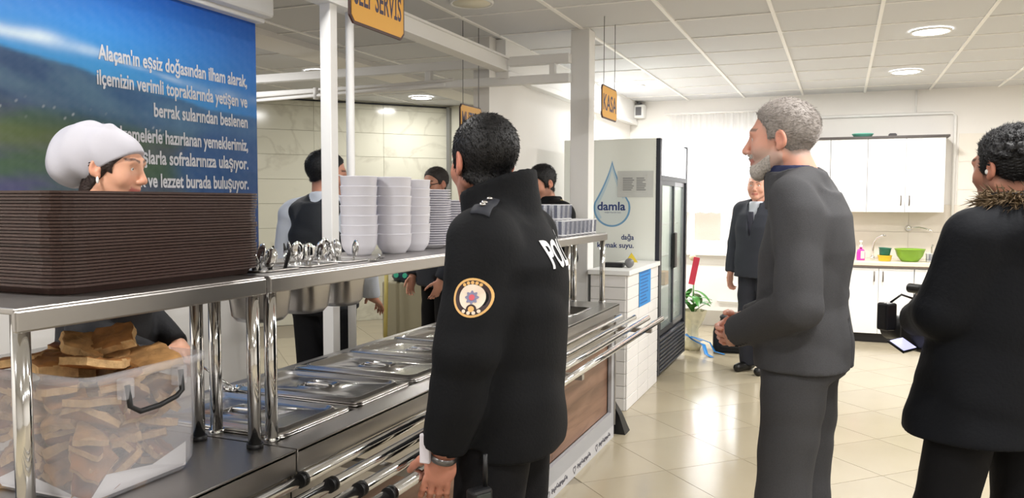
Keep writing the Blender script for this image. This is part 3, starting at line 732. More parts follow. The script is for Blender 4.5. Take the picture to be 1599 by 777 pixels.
# print on the fridge side
def fs(x,z): return (x+1.79, z)     # side face local coords
NAVY=mat('print_navy',(40,62,120),.5)
MF=Matrix.Translation((-.0,0,0))
fy=-.6262
def fside(x,z): return face_ny(x+1.79,fy,z)
def ftext(s,size,x0,x1,z,m=NAVY,bold=0.0):
    me=text_mesh(s,size,.0004,bold=bold); xs=[v.co.x for v in me.vertices]; k=(x1-x0)/(max(xs)-min(xs)); a=min(xs)
    for v in me.vertices: v.co.x=(v.co.x-a)*k
    me.materials.clear(); me.materials.append(m); o=bpy.data.objects.new('lettering',me); COL.objects.link(o); o.parent=fg; o.matrix_local=fside(x0,z)
ftext('damla',.098,-1.903,-1.662,1.412,bold=.0022); ftext('doğal kaynak suyu',.016,-1.84,-1.70,1.388)
ftext('dağa',.06,-1.695,-1.588,1.168,bold=.001); ftext('kaynak suyu.',.06,-1.90,-1.588,1.100,bold=.001)
def drop_pts(s,n=60):
    P=[]; cx,cz=-1.778,1.43
    for k in range(n):
        a=2*PI*k/n; r=.158*s; x=math.sin(a)*r; z=-math.cos(a)*r
        if abs(a-PI)<1.25: 
            t=1-abs(a-PI)/1.25; z=z+ (t**1.6)*.235*s*1.0; x=x*(1-.55*t)
        P.append((x+cx,z+cz))
    return P
def ringmesh(A,B,m,i0,i1,name):
    V=[(x,0,z) for x,z in A]+[(x,0,z) for x,z in B]; n=len(A); F=[(k%n,(k+1)%n,n+(k+1)%n,n+k%n) for k in range(i0,i1)]
    me=mesh_from(V,F,name); me.materials.append(m); o=bpy.data.objects.new(name,me); COL.objects.link(o); o.parent=fg; o.location=(1.79,fy-.0002,0)
A=drop_pts(1.0); 
def off(A,amt):
    n=len(A); out=[]
    for k in range(n):
        p0=A[k-1];p1=A[(k+1)%n]; dx,dz=p1[0]-p0[0],p1[1]-p0[1]; l=math.hypot(dx,dz); w=amt(k); out.append((A[k][0]-dz/l*w,A[k][1]+dx/l*w))
    return out
B=[(-1.778+(x+1.778)*.90,1.45+(z-1.45)*.92) for x,z in A]
ringmesh(A,B,mat('drop_blue',(120,168,206),.3),0,60,'drop_outline')
B2=[(-1.778+(x+1.778)*.72,1.45+(z-1.45)*.80) for x,z in A]; ringmesh(B,B2,mat('drop_pale',(196,216,226),.3),20,52,'drop_shade')
V=[(x,.0001,z) for x,z in B]; me=mesh_from(V,[tuple(range(60))],'drop_fill'); me.materials.append(mat('drop_fill',(222,231,230),.35)); o=bpy.data.objects.new('drop_fill',me); COL.objects.link(o); o.parent=fg; o.location=(1.79,fy,0)
nt_=thing('taped_notice','printed notice in a clear sleeve taped to the fridge side','notice',(-1.58,6.528,1.52))
MB().box(-.15,.15,-.003,-.0015,0,.215).build('sleeve',mat('clear_sleeve',(225,228,226),.25,alpha=.75),nt_)
MB().box(-.115,.10,-.0045,-.003,.045,.175).build('sheet',mat('notice_paper',(206,208,206),.7),nt_)
for k in range(7):
    for x0,x1 in ((-.105,-.005),(.01,.09)): MB().box(x0,x1-.03*random.random(),-.0052,-.0045,.055+.016*k,.064+.016*k).build('print_line',mat('notice_ink',(140,142,144),.7),nt_)
# ================================================================== HANGING SIGNS
SIGN=mat('sign_yellow',(222,164,62),.5); SBORD=mat('sign_border',(70,42,36),.5); SINK=mat('sign_ink',(52,42,72),.5); WIRE=mat('sign_wire',(90,90,92),.4,.6)
def hsign(text, x, y0, y1, z0, z1, label, ztop, tsize, small=None):
    t=thing('hanging_sign',label,'sign',(x,(y0+y1)/2,z0)); w=(y1-y0)/2; h=z1-z0; c=.025
    def oct_(g): return [(-w+c+g*.4,g),(w-c-g*.4,g),(w-g,c+g*.4),(w-g,h-c-g*.4),(w-c-g*.4,h-g),(-w+c+g*.4,h-g),(-w+g,h-c-g*.4),(-w+g,c+g*.4)]
    MX=Matrix(((0,0,1,0),(1,0,0,0),(0,1,0,0),(0,0,0,1)))
    MB().prism(oct_(0),-.005,.003,MX).build('border',SBORD,t)
    MB().prism(oct_(.009),.002,.0045,MX).build('board',SIGN,t)
    me=text_mesh(text,tsize,.0004,'CENTER',bold=tsize*.012); xs=[v.co.x for v in me.vertices]; k=min(1.0,(2*w*.86)/(max(xs)-min(xs)))
    for v in me.vertices: v.co.x*=k
    me.materials.clear(); me.materials.append(SINK); o=bpy.data.objects.new('lettering',me); COL.objects.link(o); o.parent=t; o.matrix_local=face_px(.0048,0,(h-tsize*.7)/2 if not small else .045)
    for y in (-w*.72,w*.72): MB().cyl((0,y,h),(0,y,ztop-z0),.0022,n=6).build('wire',WIRE,t)
hsign('SELF SERVİS',-1.60,2.405,2.78,2.103,2.330,'yellow hanging sign reading SELF SERVİS over the serving counter',CEIL,.125)
hsign('KASA',-1.478,5.145,5.525,2.035,2.255,'yellow hanging sign reading KASA beside the white pillar',CEIL,.15)
hsign('MUTFAK',-2.40,4.918,5.27,1.941,2.143,'yellow hanging sign reading MUTFAK at the end of the white wall',CEIL,.15)
# wall camera / alarm box in the corner
al=thing('alarm_box','small grey and white alarm box high in the corner by the back wall','alarm',(-2.34,BACK-.10,2.50))
MB().box(-.03,.09,-.04,.09,0,.16,bev=.01).build('housing',WHITEP,al); MB().box(-.01,.06,-.045,-.04,.03,.13).build('grille',mat('grey_grille',(110,110,114),.5),al); MB().box(-.0,.05,-.03,.05,.165,.185).build('sensor',mat('grey_sensor',(90,90,94),.5),al)
# ================================================================== KITCHENETTE ON THE BACK WALL
CABW=mat('cabinet_white',(244,243,242),.28); CABD=mat('cabinet_dark',(78,72,70),.5); HAN=mat('handle_metal',(120,112,106),.35,.8)
splash=empty('wall_splashback',(0,BACK,0)); tag(splash,kind='structure')
TL=mat('splash_tile',(222,214,203),.25,var=.05,vscale=3)
MB().box(-1.1,2.2,-.006,-.001,.86,1.42).build('grout_bed',mat('splash_grout',(190,182,172),.8),splash)
stl=meshm(MB().box(.0015,.60-.0015,-.012,-.004,.0015,.30-.0015),TL,'wall_tile')
for i in range(6):
    for k in range(2): inst('wall_tile',stl,splash,(-1.1+.01+.6*i-.03,0,.86+.0+.30*k-.0))
stl2=meshm(MB().box(.0015,.60-.0015,-.008,0,.0015,.30-.0015),mat('wall_tile_beige',(232,226,216),.3),'wall_tile')
for i in range(3):
    for k in range(4): inst('wall_tile',stl2,splash,(1.14+.6*i,0,1.02+.30*k))
UB,UT=1.378,2.165
ux=[.986,.616,.244,-.127,-.498]
hd=meshm(MB().tube([(0,0,0),(0,-.022,.008),(0,-.026,.05),(0,-.022,.092),(0,0,.10)],.0065),HAN,'handle')
def wall_unit(x0,x1,hx,label):
    t=thing('wall_cabinet',label,'cabinet',((x0+x1)/2,BACK,UB),0,'white wall cabinets over the sink'); w=(x1-x0)/2
    MB().box(-w+.001,w-.001,-.33,-.001,0,UT-UB).build('body',CABW,t)
    d=MB().box(-w+.003,w-.003,-.352,-.331,.002,UT-UB-.003,bev=.002).build('door',CABW,t)
    inst('handle',hd,d,(hx*(w-.04),-.352,.075))
names=['at the open wall end','second from the open wall end','third from the open wall end','fourth from the open wall end']
for k in range(4): wall_unit(ux[k+1],ux[k],(-1 if k in (0,2) else 1),f'white wall cabinet with plain door, {names[k]}')
wall_unit(-.87,-.498,1,'white wall cabinet hidden behind the man in grey suit')
tag(MB().box(-.88,1.02,BACK-.375,BACK-.001,UT,UT+.022).build('cabinet_cornice',CABD),'thin dark board lying along the top of the wall cabinets','board')
bx_=[1.03,.37,-.29,-.90]
def base_unit(x0,x1,label):
    t=thing('base_cabinet',label,'cabinet',((x0+x1)/2,BACK,0),0,'white base cabinets under the worktop'); w=(x1-x0)/2
    MB().box(-w+.001,w-.001,-.55,-.001,.10,.80).build('body',CABW,t); MB().box(-w,w,-.52,-.10,0,.10).build('plinth',mat('plinth_black',(32,30,30),.5),t)
    for s in (-1,1):
        a,c=(-w+.003,-.002) if s<0 else (.002,w-.003)
        d=MB().box(a,c,-.575,-.552,.10,.79,bev=.002).build('door',CABW,t); inst('handle',hd,d,(c-.04 if s<0 else a+.04,-.575,.655))
# doors split at world x=.373: shift units so a handle pair sits there
base_unit(.04,.71,'white two-door base cabinet below the pink bottle'); base_unit(.712,1.45,'white two-door base cabinet beside the man with the camera'); base_unit(-.64,.038,'white two-door base cabinet behind the man in grey suit')
wt=thing('kitchen_worktop','cream worktop with a dark underside edge over the base cabinets','worktop',(.3,BACK,.80))
MB().box(-.98,1.2,-.60,-.013,.018,.06,bev=.006).build('slab',mat('worktop_cream',(233,222,202),.3),wt); MB().box(-.97,1.19,-.592,-.02,.001,.018).build('under_edge',mat('worktop_edge',(120,108,102),.5),wt)
WZ=.861
bo=thing('soap_bottle','pink dish soap bottle with white pump cap on the worktop','bottle',(.20,9.42,WZ))
MB().loft([[(x,y,z) for x,y in rrect(w,.05,.02)] for z,w in ((0,.078),(.01,.085),(.08,.083),(.11,.07),(.125,.03),(.14,.028))]).build('body',mat('pink_soap',(232,70,176),.25,sss=.2),bo)
MB().cyl((0,0,.14),(0,0,.165),.016).cyl((0,0,.165),(0,0,.20),.006).box(-.014,.014,-.03,.012,.195,.21,bev=.003).build('pump',WHITEP,bo)
MB().box(.0,.035,-.0265,-.0255,.02,.10).build('label',mat('soap_label',(222,226,196),.5),bo)
fa=thing('sink_faucet','curved steel sink faucet behind the plastic tubs','faucet',(.325,9.66,WZ))
MB().tube([(0,0,0),(0,0,.10),(.01,-.01,.18),(.04,-.03,.235),(.09,-.06,.262),(.12,-.08,.262)],.0125).build('spout',CHROME,fa); MB().cyl((0,0,0),(0,0,.03),.025).build('base',CHROME,fa)
tu=MB().lathe([(0,.0),(.055,0),(.062,.01),(.070,.055),(.074,.056),(.074,.06),(.066,.06),(.055,.008),(0,.006)],28)
tag(tu.build('plastic_tub',mat('tub_yellow',(232,196,52),.4),loc=(.435,9.40,WZ)),'yellow plastic tub under the dark green tub by the sink','tub')
tu=MB().lathe([(0,.0),(.048,0),(.052,.01),(.060,.072),(.065,.075),(.065,.08),(.057,.078),(.046,.008),(0,.006)],28)
tag(tu.build('plastic_tub',mat('tub_green',(28,104,84),.4),loc=(.432,9.40,WZ+.0605),rot=(0,.06,0)),'dark green plastic tub stacked on the yellow tub','tub')
tu=MB().lathe([(0,0),(.075,0),(.085,.006),(.125,.06),(.145,.125),(.15,.128),(.15,.134),(.138,.128),(.118,.06),(.08,.012),(0,.010)],36)
tag(tu.build('mixing_bowl',mat('bowl_green',(128,170,50),.35),loc=(.675,9.42,WZ)),'large lime green plastic mixing bowl on the worktop','bowl')
for x,y in ((.86,9.45),(.93,9.42)): tag(inst('drinking_glass',gl_me,None,(x,y,WZ)),'clear glass on the worktop beside the green bowl','glass','glasses by the green bowl')
wf=thing('wall_tap','chrome wall tap with long swan neck spout above the worktop','faucet',(.68,BACK-.012,1.20))
MB().cyl((0,0,0),(0,-.05,0),.035,.028,20).build('valve',CHROME,wf); MB().tube([(.0,-.05,0),(.05,-.07,.012),(.10,-.09,.015),(.17,-.11,.0),(.23,-.13,-.03)],.009).build('spout',CHROME,wf); MB().sph((0,-.06,.01),.022).build('knob',CHROME,wf)
wf2=thing('wall_tap','chrome tap with upright neck behind the man with the camera','faucet',(.90,9.6,WZ)); MB().tube([(0,0,0),(0,0,.14),(.0,-.02,.17)],.012).build('spout',CHROME,wf2); MB().box(-.06,.06,-.02,.02,0,.03,bev=.008).build('base',CHROME,wf2)
tu=MB().lathe([(0,0),(.085,0),(.105,.03),(.11,.033),(.11,.04),(.10,.036),(.08,.008),(0,.006)],28)
tag(tu.build('plastic_basin',mat('cyan_plastic',(120,196,176),.4),loc=(.19,9.60,UT+.0225)),'turquoise plastic basin on top of the wall cabinets','basin')
tag(MB().box(-.04,.04,-.03,.03,0,.03,bev=.006).box(-.03,.03,-.02,.02,.03,.036).build('small_box',mat('dark_box',(60,56,60),.5),loc=(.486,9.60,UT+.0225)),'small dark box on top of the wall cabinets','box')
# ================================================================== PLANT, BAG
LEAF=mat('leaf_green',(70,140,56),.35,var=.3,vscale=14)
pl=thing('wrapped_plant','leafy green pot plant in cream wrapping tied with a blue ribbon','plant',(-1.36,8.10,0))
b=MB(); R=[]
for z,r_ in ((0,.07),(.05,.085),(.14,.055),(.20,.05),(.30,.10),(.40,.13)):
    R.append([((r_*(1+.10*math.sin(7*2*PI*k/28)))*math.cos(2*PI*k/28),(r_*(1+.10*math.sin(7*2*PI*k/28)))*math.sin(2*PI*k/28),z) for k in range(28)])
b.loft(R,caps=False); b.bm.faces.new([v for v in b.bm.verts][:28]); b.build('wrapping',mat('cream_wrap',(226,218,186),.4,var=.2,vscale=20),pl)
lm=[]; 
V=[];F=[]
for i in range(9):
    t=i/8; wd=.052*math.sin(PI*min(1,t*.93+.05))**.7; x=.30*t
    for s in (-1,-.5,0,.5,1): V.append((x,wd*s,.05*t-.16*t*t+.012*abs(s)))
for i in range(8):
    for k in range(4): a=i*5+k; F.append((a,a+1,a+6,a+5))
leaf_me=mesh_from(V,F,'leaf',True); leaf_me.materials.append(LEAF)
for k in range(15):
    a=k*2.4; inst('leaf',leaf_me,pl,(.015*math.cos(a),.015*math.sin(a),.36+.018*k),(0,-1.0+.10*k+random.uniform(-.15,.15),a),(random.uniform(.5,.72),)*3)
MB().tube([(0,0,.1),(.01,0,.4),(0,.01,.66)],.008).build('stem',LEAF,pl)
def ribbon(pts,w,m,name,parent):
    V=[];F=[]
    P=[Vector(p) for p in pts]
    for i,p in enumerate(P):
        t=(P[min(i+1,len(P)-1)]-P[max(i-1,0)]).normalized(); sdir=t.cross(Vector((0,0,1))); sdir=(sdir.normalized() if sdir.length>.2 else Vector((0,1,0)))*w/2
        V+= [tuple(p-sdir),tuple(p+sdir)]
    for i in range(len(P)-1): F.append((2*i,2*i+1,2*i+3,2*i+2))
    me=mesh_from(V,F,name,True); me.materials.append(m); o=link(bpy.data.objects.new(name,me),parent); md=o.modifiers.new('s','SOLIDIFY'); md.thickness=.0015
RB=mat('ribbon_blue',(46,132,206),.35); RR=mat('ribbon_red',(206,62,84),.45)
ribbon([(-.05,-.08,.17),(.02,-.10,.12),(.08,-.13,.10),(.14,-.18,.09),(.18,-.26,.015),(.25,-.36,.006)],.04,RB,'ribbon',pl)
ribbon([(.0,-.09,.15),(.10,-.10,.13),(.19,-.10,.10),(.24,-.12,.02),(.34,-.16,.006)],.035,RB,'ribbon',pl)
ribbon([(-.06,-.08,.16),(-.02,-.11,.15),(.05,-.13,.14),(.12,-.15,.12)],.03,RB,'ribbon',pl)
MB().box(-.03,.03,-.003,.003,-.14,.14).build('red_tag',RR,pl,(.02,-.07,.80),(.15,.18,.2))
MB().tube([(0,-.02,.5),(.005,-.05,.94)],.004).build('tag_stick',WHITEP,pl)
bow=MB().sph((0,-.05,.93),.035,(1,.8,.9)).sph((.03,-.05,.90),.028); bow.build('cream_bow',MATS['cream_wrap'],pl)
BAGM=mat('bag_fabric',(28,30,36),.7,bump=.3,bscale=150)
bg_=thing('camera_bag','black padded equipment bag standing on the floor by the back wall','bag',(-.98,8.15,0),.1)
R=[]
for z,w,d in ((0,.34,.20),(.03,.36,.22),(.20,.36,.22),(.26,.33,.20),(.28,.28,.16)): R.append([(x,y,z) for x,y in rrect(w,d,.05)])
MB().loft(R).build('body',BAGM,bg_)
MB().box(-.10,.10,-.125,-.105,.05,.19,bev=.01).build('front_pocket',BAGM,bg_)
MB().tube([(-.12,-.02,.27),(-.10,-.02,.33),(.10,-.02,.33),(.12,-.02,.27)],.012).build('handle',BAGM,bg_)
MB().box(-.15,.15,-.112,-.108,.215,.222).build('zip',DARKM,bg_)
b2=thing('soft_pouch','black soft pouch lying on top of the equipment bag','bag',(-.96,8.13,.285),-.2)
MB().sph((.03,0,.055),.1,(1.75,1.0,.55)).build('body',BAGM,b2); MB().tube([(-.12,0,.05),(-.02,-.09,.08),(.14,-.06,.07)],.008).build('strap',BAGM,b2)
# ================================================================== KITCHEN APPLIANCE BEHIND
ka=thing('kitchen_appliance','beige kitchen machine with dark control panel behind the serving line','machine',(-4.08,7.3,0))
MB().box(-.28,.32,-.2,.3,.08,.66,bev=.02).build('body',mat('appliance_beige',(150,144,122),.5),ka)
MB().box(-.25,.30,-.17,.27,0,.08).build('foot',BLACKP,ka)
MB().lathe([(0,0),(.24,0),(.27,.05),(.25,.10),(0,.12)],28,M=Matrix.Diagonal((1,.8,1,1))).build('control_panel',mat('panel_blue',(26,44,64),.3),ka,(.02,0,.655))
for k in range(3): MB().cyl((-.1+.1*k,-.205,.73),(-.1+.1*k,-.22,.73),.025).build('dial',mat('dial_green',(60,160,130),.4,emit=.2),ka)
tag(MB().lathe([(0,0),(.07,0),(.075,.03),(.05,.07),(0,.075)],20).build('yellow_bowl',mat('yellow_lid',(216,196,40),.4),loc=(-3.98,7.28,.776)),'yellow plastic bowl upturned on the kitchen machine','bowl')
mp_=thing('mop','mop with pale yellow pole standing in the kitchen','mop',(-4.2,6.9,0)); MB().cyl((0,0,.05),(0,.05,1.2),.02).build('pole',mat('mop_pole',(206,192,120),.5),mp_); MB().sph((0,0,.04),.09,(1,1,.5)).build('head',BLACKP,mp_)
# ================================================================== PEOPLE: smooth implicit bodies meshed on a grid
f32=np.float32
def axis(lo,hi,h,fine=()):
    xs=[lo]
    while xs[-1]<hi:
        x=xs[-1]; st=h
        for a,b,hf in fine:
            if a-1e-6<=x<b: st=min(st,hf)
        xs.append(x+st)
    return np.array(xs,f32)
class Field:
    def __init__(s,xs,ys,zs): s.a=(xs,ys,zs); s.F=np.full((len(xs),len(ys),len(zs)),.3,f32)
    def sub(s,lo,hi):
        sl=[]
        for k in range(3):
            i0=max(0,int(np.searchsorted(s.a[k],lo[k]))-1); i1=min(len(s.a[k]),int(np.searchsorted(s.a[k],hi[k]))+1); sl.append(slice(i0,max(i1,i0)))
        X=s.a[0][sl[0]][:,None,None]; Y=s.a[1][sl[1]][None,:,None]; Z=s.a[2][sl[2]][None,None,:]
        return tuple(sl),X,Y,Z
    def _comb(s,sl,d,k,op):
        A=s.F[sl]
        if A.size==0: return
        if op=='u':
            if k<=0: s.F[sl]=np.minimum(A,d); return
            h=np.clip(.5+.5*(A-d)/k,0,1); s.F[sl]=A*(1-h)+d*h-k*h*(1-h)
        elif op=='s':
            h=np.clip(.5-.5*(A+d)/max(k,1e-5),0,1); s.F[sl]=A*(1-h)-d*h+k*h*(1-h)
    def cone(s,a,b,ra,rb,k=.01,op='u',flat=None):
        a=np.array(a,float); b=np.array(b,float); R=max(ra,rb); m=R+k+.02
        sc=1.0
        if flat: n,fs=np.array(flat[0],float),flat[1]; n/=np.linalg.norm(n); m=m*max(1,fs)
        sl,X,Y,Z=s.sub(np.minimum(a,b)-m,np.maximum(a,b)+m)
        px_,py_,pz_=X-a[0],Y-a[1],Z-a[2]; d=b-a
        if flat:
            q=(px_*n[0]+py_*n[1]+pz_*n[2])*(1/fs-1); px_=px_+q*n[0]; py_=py_+q*n[1]; pz_=pz_+q*n[2]; d=d+n*(d@n)*(1/fs-1)
        L=d@d+1e-12; t=np.clip((px_*d[0]+py_*d[1]+pz_*d[2])/L,0,1)
        D=np.sqrt((px_-t*d[0])**2+(py_-t*d[1])**2+(pz_-t*d[2])**2)-(ra+(rb-ra)*t)
        s._comb(sl,D,k,op); return s
    def ell(s,c,r,M=None,k=.01,op='u'):
        c=np.array(c,float); m=max(r)+k+.02; sl,X,Y,Z=s.sub(c-m,c+m)
        x,y,z=X-c[0],Y-c[1],Z-c[2]
        if M is not None: x,y,z=(M[0][0]*x+M[1][0]*y+M[2][0]*z),(M[0][1]*x+M[1][1]*y+M[2][1]*z),(M[0][2]*x+M[1][2]*y+M[2][2]*z)
        k0=np.sqrt((x/r[0])**2+(y/r[1])**2+(z/r[2])**2); k1=np.sqrt((x/r[0]**2)**2+(y/r[1]**2)**2+(z/r[2]**2)**2)+1e-9
        s._comb(sl,k0*(k0-1)/k1,k,op); return s
    def stack(s,secs,k=.02,n=2.4,op='u',pad=.0):
        S=np.array(sorted(secs)); z0,z1=S[0,0],S[-1,0]; m=S[:,3:].max()+k+.05
        sl,X,Y,Z=s.sub((S[:,1].min()-m,S[:,2].min()-m,z0-.06),(S[:,1].max()+m,S[:,2].max()+m,z1+.06))
        zc=np.clip(Z,z0,z1); cx,cy,rx,ry=[np.interp(zc,S[:,0],S[:,j]) for j in (1,2,3,4)]
        q=(np.abs((X-cx)/rx)**n+np.abs((Y-cy)/ry)**n)**(1/n); d=(q-1)*np.minimum(rx,ry)
        dz=np.maximum(z0-Z,Z-z1); e=np.maximum(dz,0)
        D=np.where(dz>0,np.sqrt(np.maximum(d,0)**2+e**2)+np.where(d<0,0,0),np.maximum(d,dz)); s._comb(sl,D,k,op); return s
    def half(s,n,o,k=0):     # keep the side n.(p-o)<0
        X,Y,Z=s.a[0][:,None,None],s.a[1][None,:,None],s.a[2][None,None,:]
        d=(X-o[0])*n[0]+(Y-o[1])*n[1]+(Z-o[2])*n[2]; s.F=np.maximum(s.F,d).astype(f32); return s
    def fn(s,f):
        X,Y,Z=s.a[0][:,None,None],s.a[1][None,:,None],s.a[2][None,None,:]; s.F=f(s.F,X,Y,Z).astype(f32); return s
    def mesh(s,name):
        F=s.F; xs,ys,zs=s.a; F=F.copy(); F[0]=F[-1]=.1; F[:,0]=F[:,-1]=.1; F[:,:,0]=F[:,:,-1]=.1
        I=F<0; nx,ny,nz=F.shape
        cnt=sum(I[i:nx-1+i,j:ny-1+j,k:nz-1+k].astype(np.int8) for i in (0,1) for j in (0,1) for k in (0,1))
        act=(cnt>0)&(cnt<8); ci=np.argwhere(act); vid=np.full(act.shape,-1,np.int32); vid[act]=np.arange(len(ci))
        P=np.zeros((len(ci),3)); C=np.zeros(len(ci))
        co=[(i,j,k) for i in (0,1) for j in (0,1) for k in (0,1)]
        for a in co:
            for b in co:
                if sum(np.subtract(b,a))!=1 or min(np.subtract(b,a))<0: continue
                ia=ci+np.array(a); ib=ci+np.array(b); fa=F[tuple(ia.T)]; fb=F[tuple(ib.T)]; m=(fa<0)!=(fb<0)
                t=np.where(m,fa/np.where(m,fa-fb,1),0)[:,None]
                pa=np.stack([xs[ia[:,0]],ys[ia[:,1]],zs[ia[:,2]]],1); pb=np.stack([xs[ib[:,0]],ys[ib[:,1]],zs[ib[:,2]]],1)
                P+=np.where(m[:,None],pa+(pb-pa)*t,0); C+=m
        P/=C[:,None]; Q=[]
        for ax in range(3):
            sh=[slice(None)]*3; sh2=[slice(None)]*3; sh[ax]=slice(0,-1); sh2[ax]=slice(1,None)
            A=I[tuple(sh)]; B=I[tuple(sh2)]; e=np.argwhere(A!=B)
            o=[q for q in range(3) if q!=ax]; e=e[(e[:,o[0]]>0)&(e[:,o[1]]>0)&(e[:,o[0]]<F.shape[o[0]]-1)&(e[:,o[1]]<F.shape[o[1]]-1)]
            def cell(d0,d1):
                q=e.copy(); q[:,o[0]]+=d0; q[:,o[1]]+=d1; return vid[tuple(q.T)]
            q=np.stack([cell(-1,-1),cell(0,-1),cell(0,0),cell(-1,0)],1); fl=A[tuple(e.T)]
            if ax==1: fl=~fl
            q[~fl]=q[~fl][:,::-1]; Q.append(q)
        Q=np.concatenate(Q); Q=Q[(Q>=0).all(1)]
        me=bpy.data.meshes.new(name); me.vertices.add(len(P)); me.vertices.foreach_set('co',P.astype(f32).ravel())
        me.loops.add(len(Q)*4); me.loops.foreach_set('vertex_index',Q.astype(np.int32).ravel()); me.polygons.add(len(Q))
        me.polygons.foreach_set('loop_start',np.arange(0,len(Q)*4,4,dtype=np.int32)); me.polygons.foreach_set('loop_total',np.full(len(Q),4,np.int32))
        me.polygons.foreach_set('use_smooth',np.ones(len(Q),bool)); me.update(calc_edges=True); me.validate()
        return me,P
def rot(yaw=0,pitch=0,roll=0):   # head turn: yaw left +, pitch down +, roll to the right +
    y,p,r=map(math.radians,(yaw,pitch,roll))
    return np.array(Matrix.Rotation(y,3,'Z')@Matrix.Rotation(-p,3,'X')@Matrix.Rotation(r,3,'Y'))
def folds(X,Y,Z,amp,seed,fz=38,fx=22):
    r=np.random.default_rng(seed); a=r.uniform(0,6.28,6)
    w=np.sin(7*X+a[0])*1.6+np.sin(6*Y+a[1])*1.6
    g=np.sin(3.1*Z+2.0*X+a[5])*.5+np.sin(4.3*Y-3.7*Z+a[1])*.5; e=np.clip(.55+.6*g,0.1,1.2)
    return amp*e*((1-2*np.abs(np.sin(fz*.5*Z+fx*.25*X+.5*w+a[2])))*.7+np.sin(fz*.6*Z-fx*Y+1.3*w+a[3])*.55+np.sin(fz*1.7*Z+fx*X+fx*Y+a[4])*.25)
class Head:
    def __init__(s,c,R,k=1.0,female=False,smile=0.0,face=1.0,nose=1.0):
        s.c=np.array(c,float); s.R=R; s.k=k; s.fem=female; s.smile=smile; s.face=face; s.nose=nose
    def p(s,x,y,z): return s.c+s.R@(np.array((x,y,z))*s.k)
    def loc(s,X,Y,Z):
        x,y,z=X-s.c[0],Y-s.c[1],Z-s.c[2]; R=s.R
        return (R[0][0]*x+R[1][0]*y+R[2][0]*z)/s.k,(R[0][1]*x+R[1][1]*y+R[2][1]*z)/s.k,(R[0][2]*x+R[1][2]*y+R[2][2]*z)/s.k
    def add(s,F,ears=True,detail=True,grow=0.0):
        k=s.k; R=s.R; p=s.p; g=grow
        E=lambda c,r,kk=.012,op='u',M=None: F.ell(p(*c),[q*k+g for q in r],R if M is None else R@M,kk*k,op)
        C=lambda a,b,ra,rb,kk=.01,op='u': F.cone(p(*a),p(*b),ra*k+g,rb*k+g,kk*k,op)
        fm=s.face
        E((0,-.018,.035),(.077,.101,.088)); E((0,.03,-.005),(.066*fm,.066,.075),.02)
        E((0,.035,-.05),(.054*fm,.058,.06),.02)
        jw=.046 if not s.fem else .040
        for sx in (-1,1):
            C((sx*jw*1.12*fm,.0,-.055),(sx*.016,.072,-.098),.022,.017,.022)
            E((sx*.037*fm,.060,-.028),(.026,.024,.026),.022)
            if s.smile: E((sx*.040*fm,.066,-.038),(.018,.018,.017),.012)
        E((0,.076,-.098),(.024,.018,.017),.018)
        C((-.034,.082,.026),(.034,.082,.026),.013,.013,.02)
        if detail:
            for sx in (-1,1): E((sx*.032,.103,.006),(.017,.011,.011),.014,'s')
            for sx in (-1,1): E((sx*.0315,.0765,.005),(.0145,.0135,.0130),.004)      # lids over the eyeballs
            op=.006 if s.smile<.5 else .0045
            for sx in (-1,1): C((sx*.023,.0905,.0035),(sx*.040,.0875,.0035),op,op*.8,.002,'s')
            n=s.nose
            C((0,.091,.012),(0,.112*n,-.028),.0085,.0105,.012); E((0,.1115*n,-.0335),(.0125,.0115,.0105),.006); E((0,.086,-.05),(.022,.0135,.02),.008)
            for sx in (-1,1): E((sx*.0125,.102,-.0375),(.0085,.0105,.008),.005)
            w=.024+.006*s.smile; up=.008*s.smile
            C((-w,.083,-.066+up),(0,.0965,-.0625),.005,.0072,.006); C((w,.083,-.066+up),(0,.0965,-.0625),.005,.0072,.006)
            C((-w*.85,.082,-.071+up),(0,.094,-.0755),.005,.0078,.006); C((w*.85,.082,-.071+up),(0,.094,-.0755),.005,.0078,.006)
            C((-w,.093,-.0675+up*.8),(0,.1045,-.069),.0022,.0030,.002,'s'); C((w,.093,-.0675+up*.8),(0,.1045,-.069),.0022,.0030,.002,'s')
        if ears:
            for sx in (-1,1):
                Mr=np.array(Matrix.Rotation(sx*.35,3,'Z')@Matrix.Rotation(-.2,3,'X'))
                E((sx*.080,-.008,-.004),(.0095,.0195,.032),.006,'u',Mr); E((sx*.088,-.004,.0),(.007,.011,.019),.004,'s',Mr); E((sx*.077,.0,-.030),(.008,.009,.012),.005)
        return F
    def neck(s,F,base,r=.056,grow=0):
        F.cone(s.p(0,-.022,-.03),base,r*s.k*.95+grow,r*s.k*1.05+grow,.02); return F
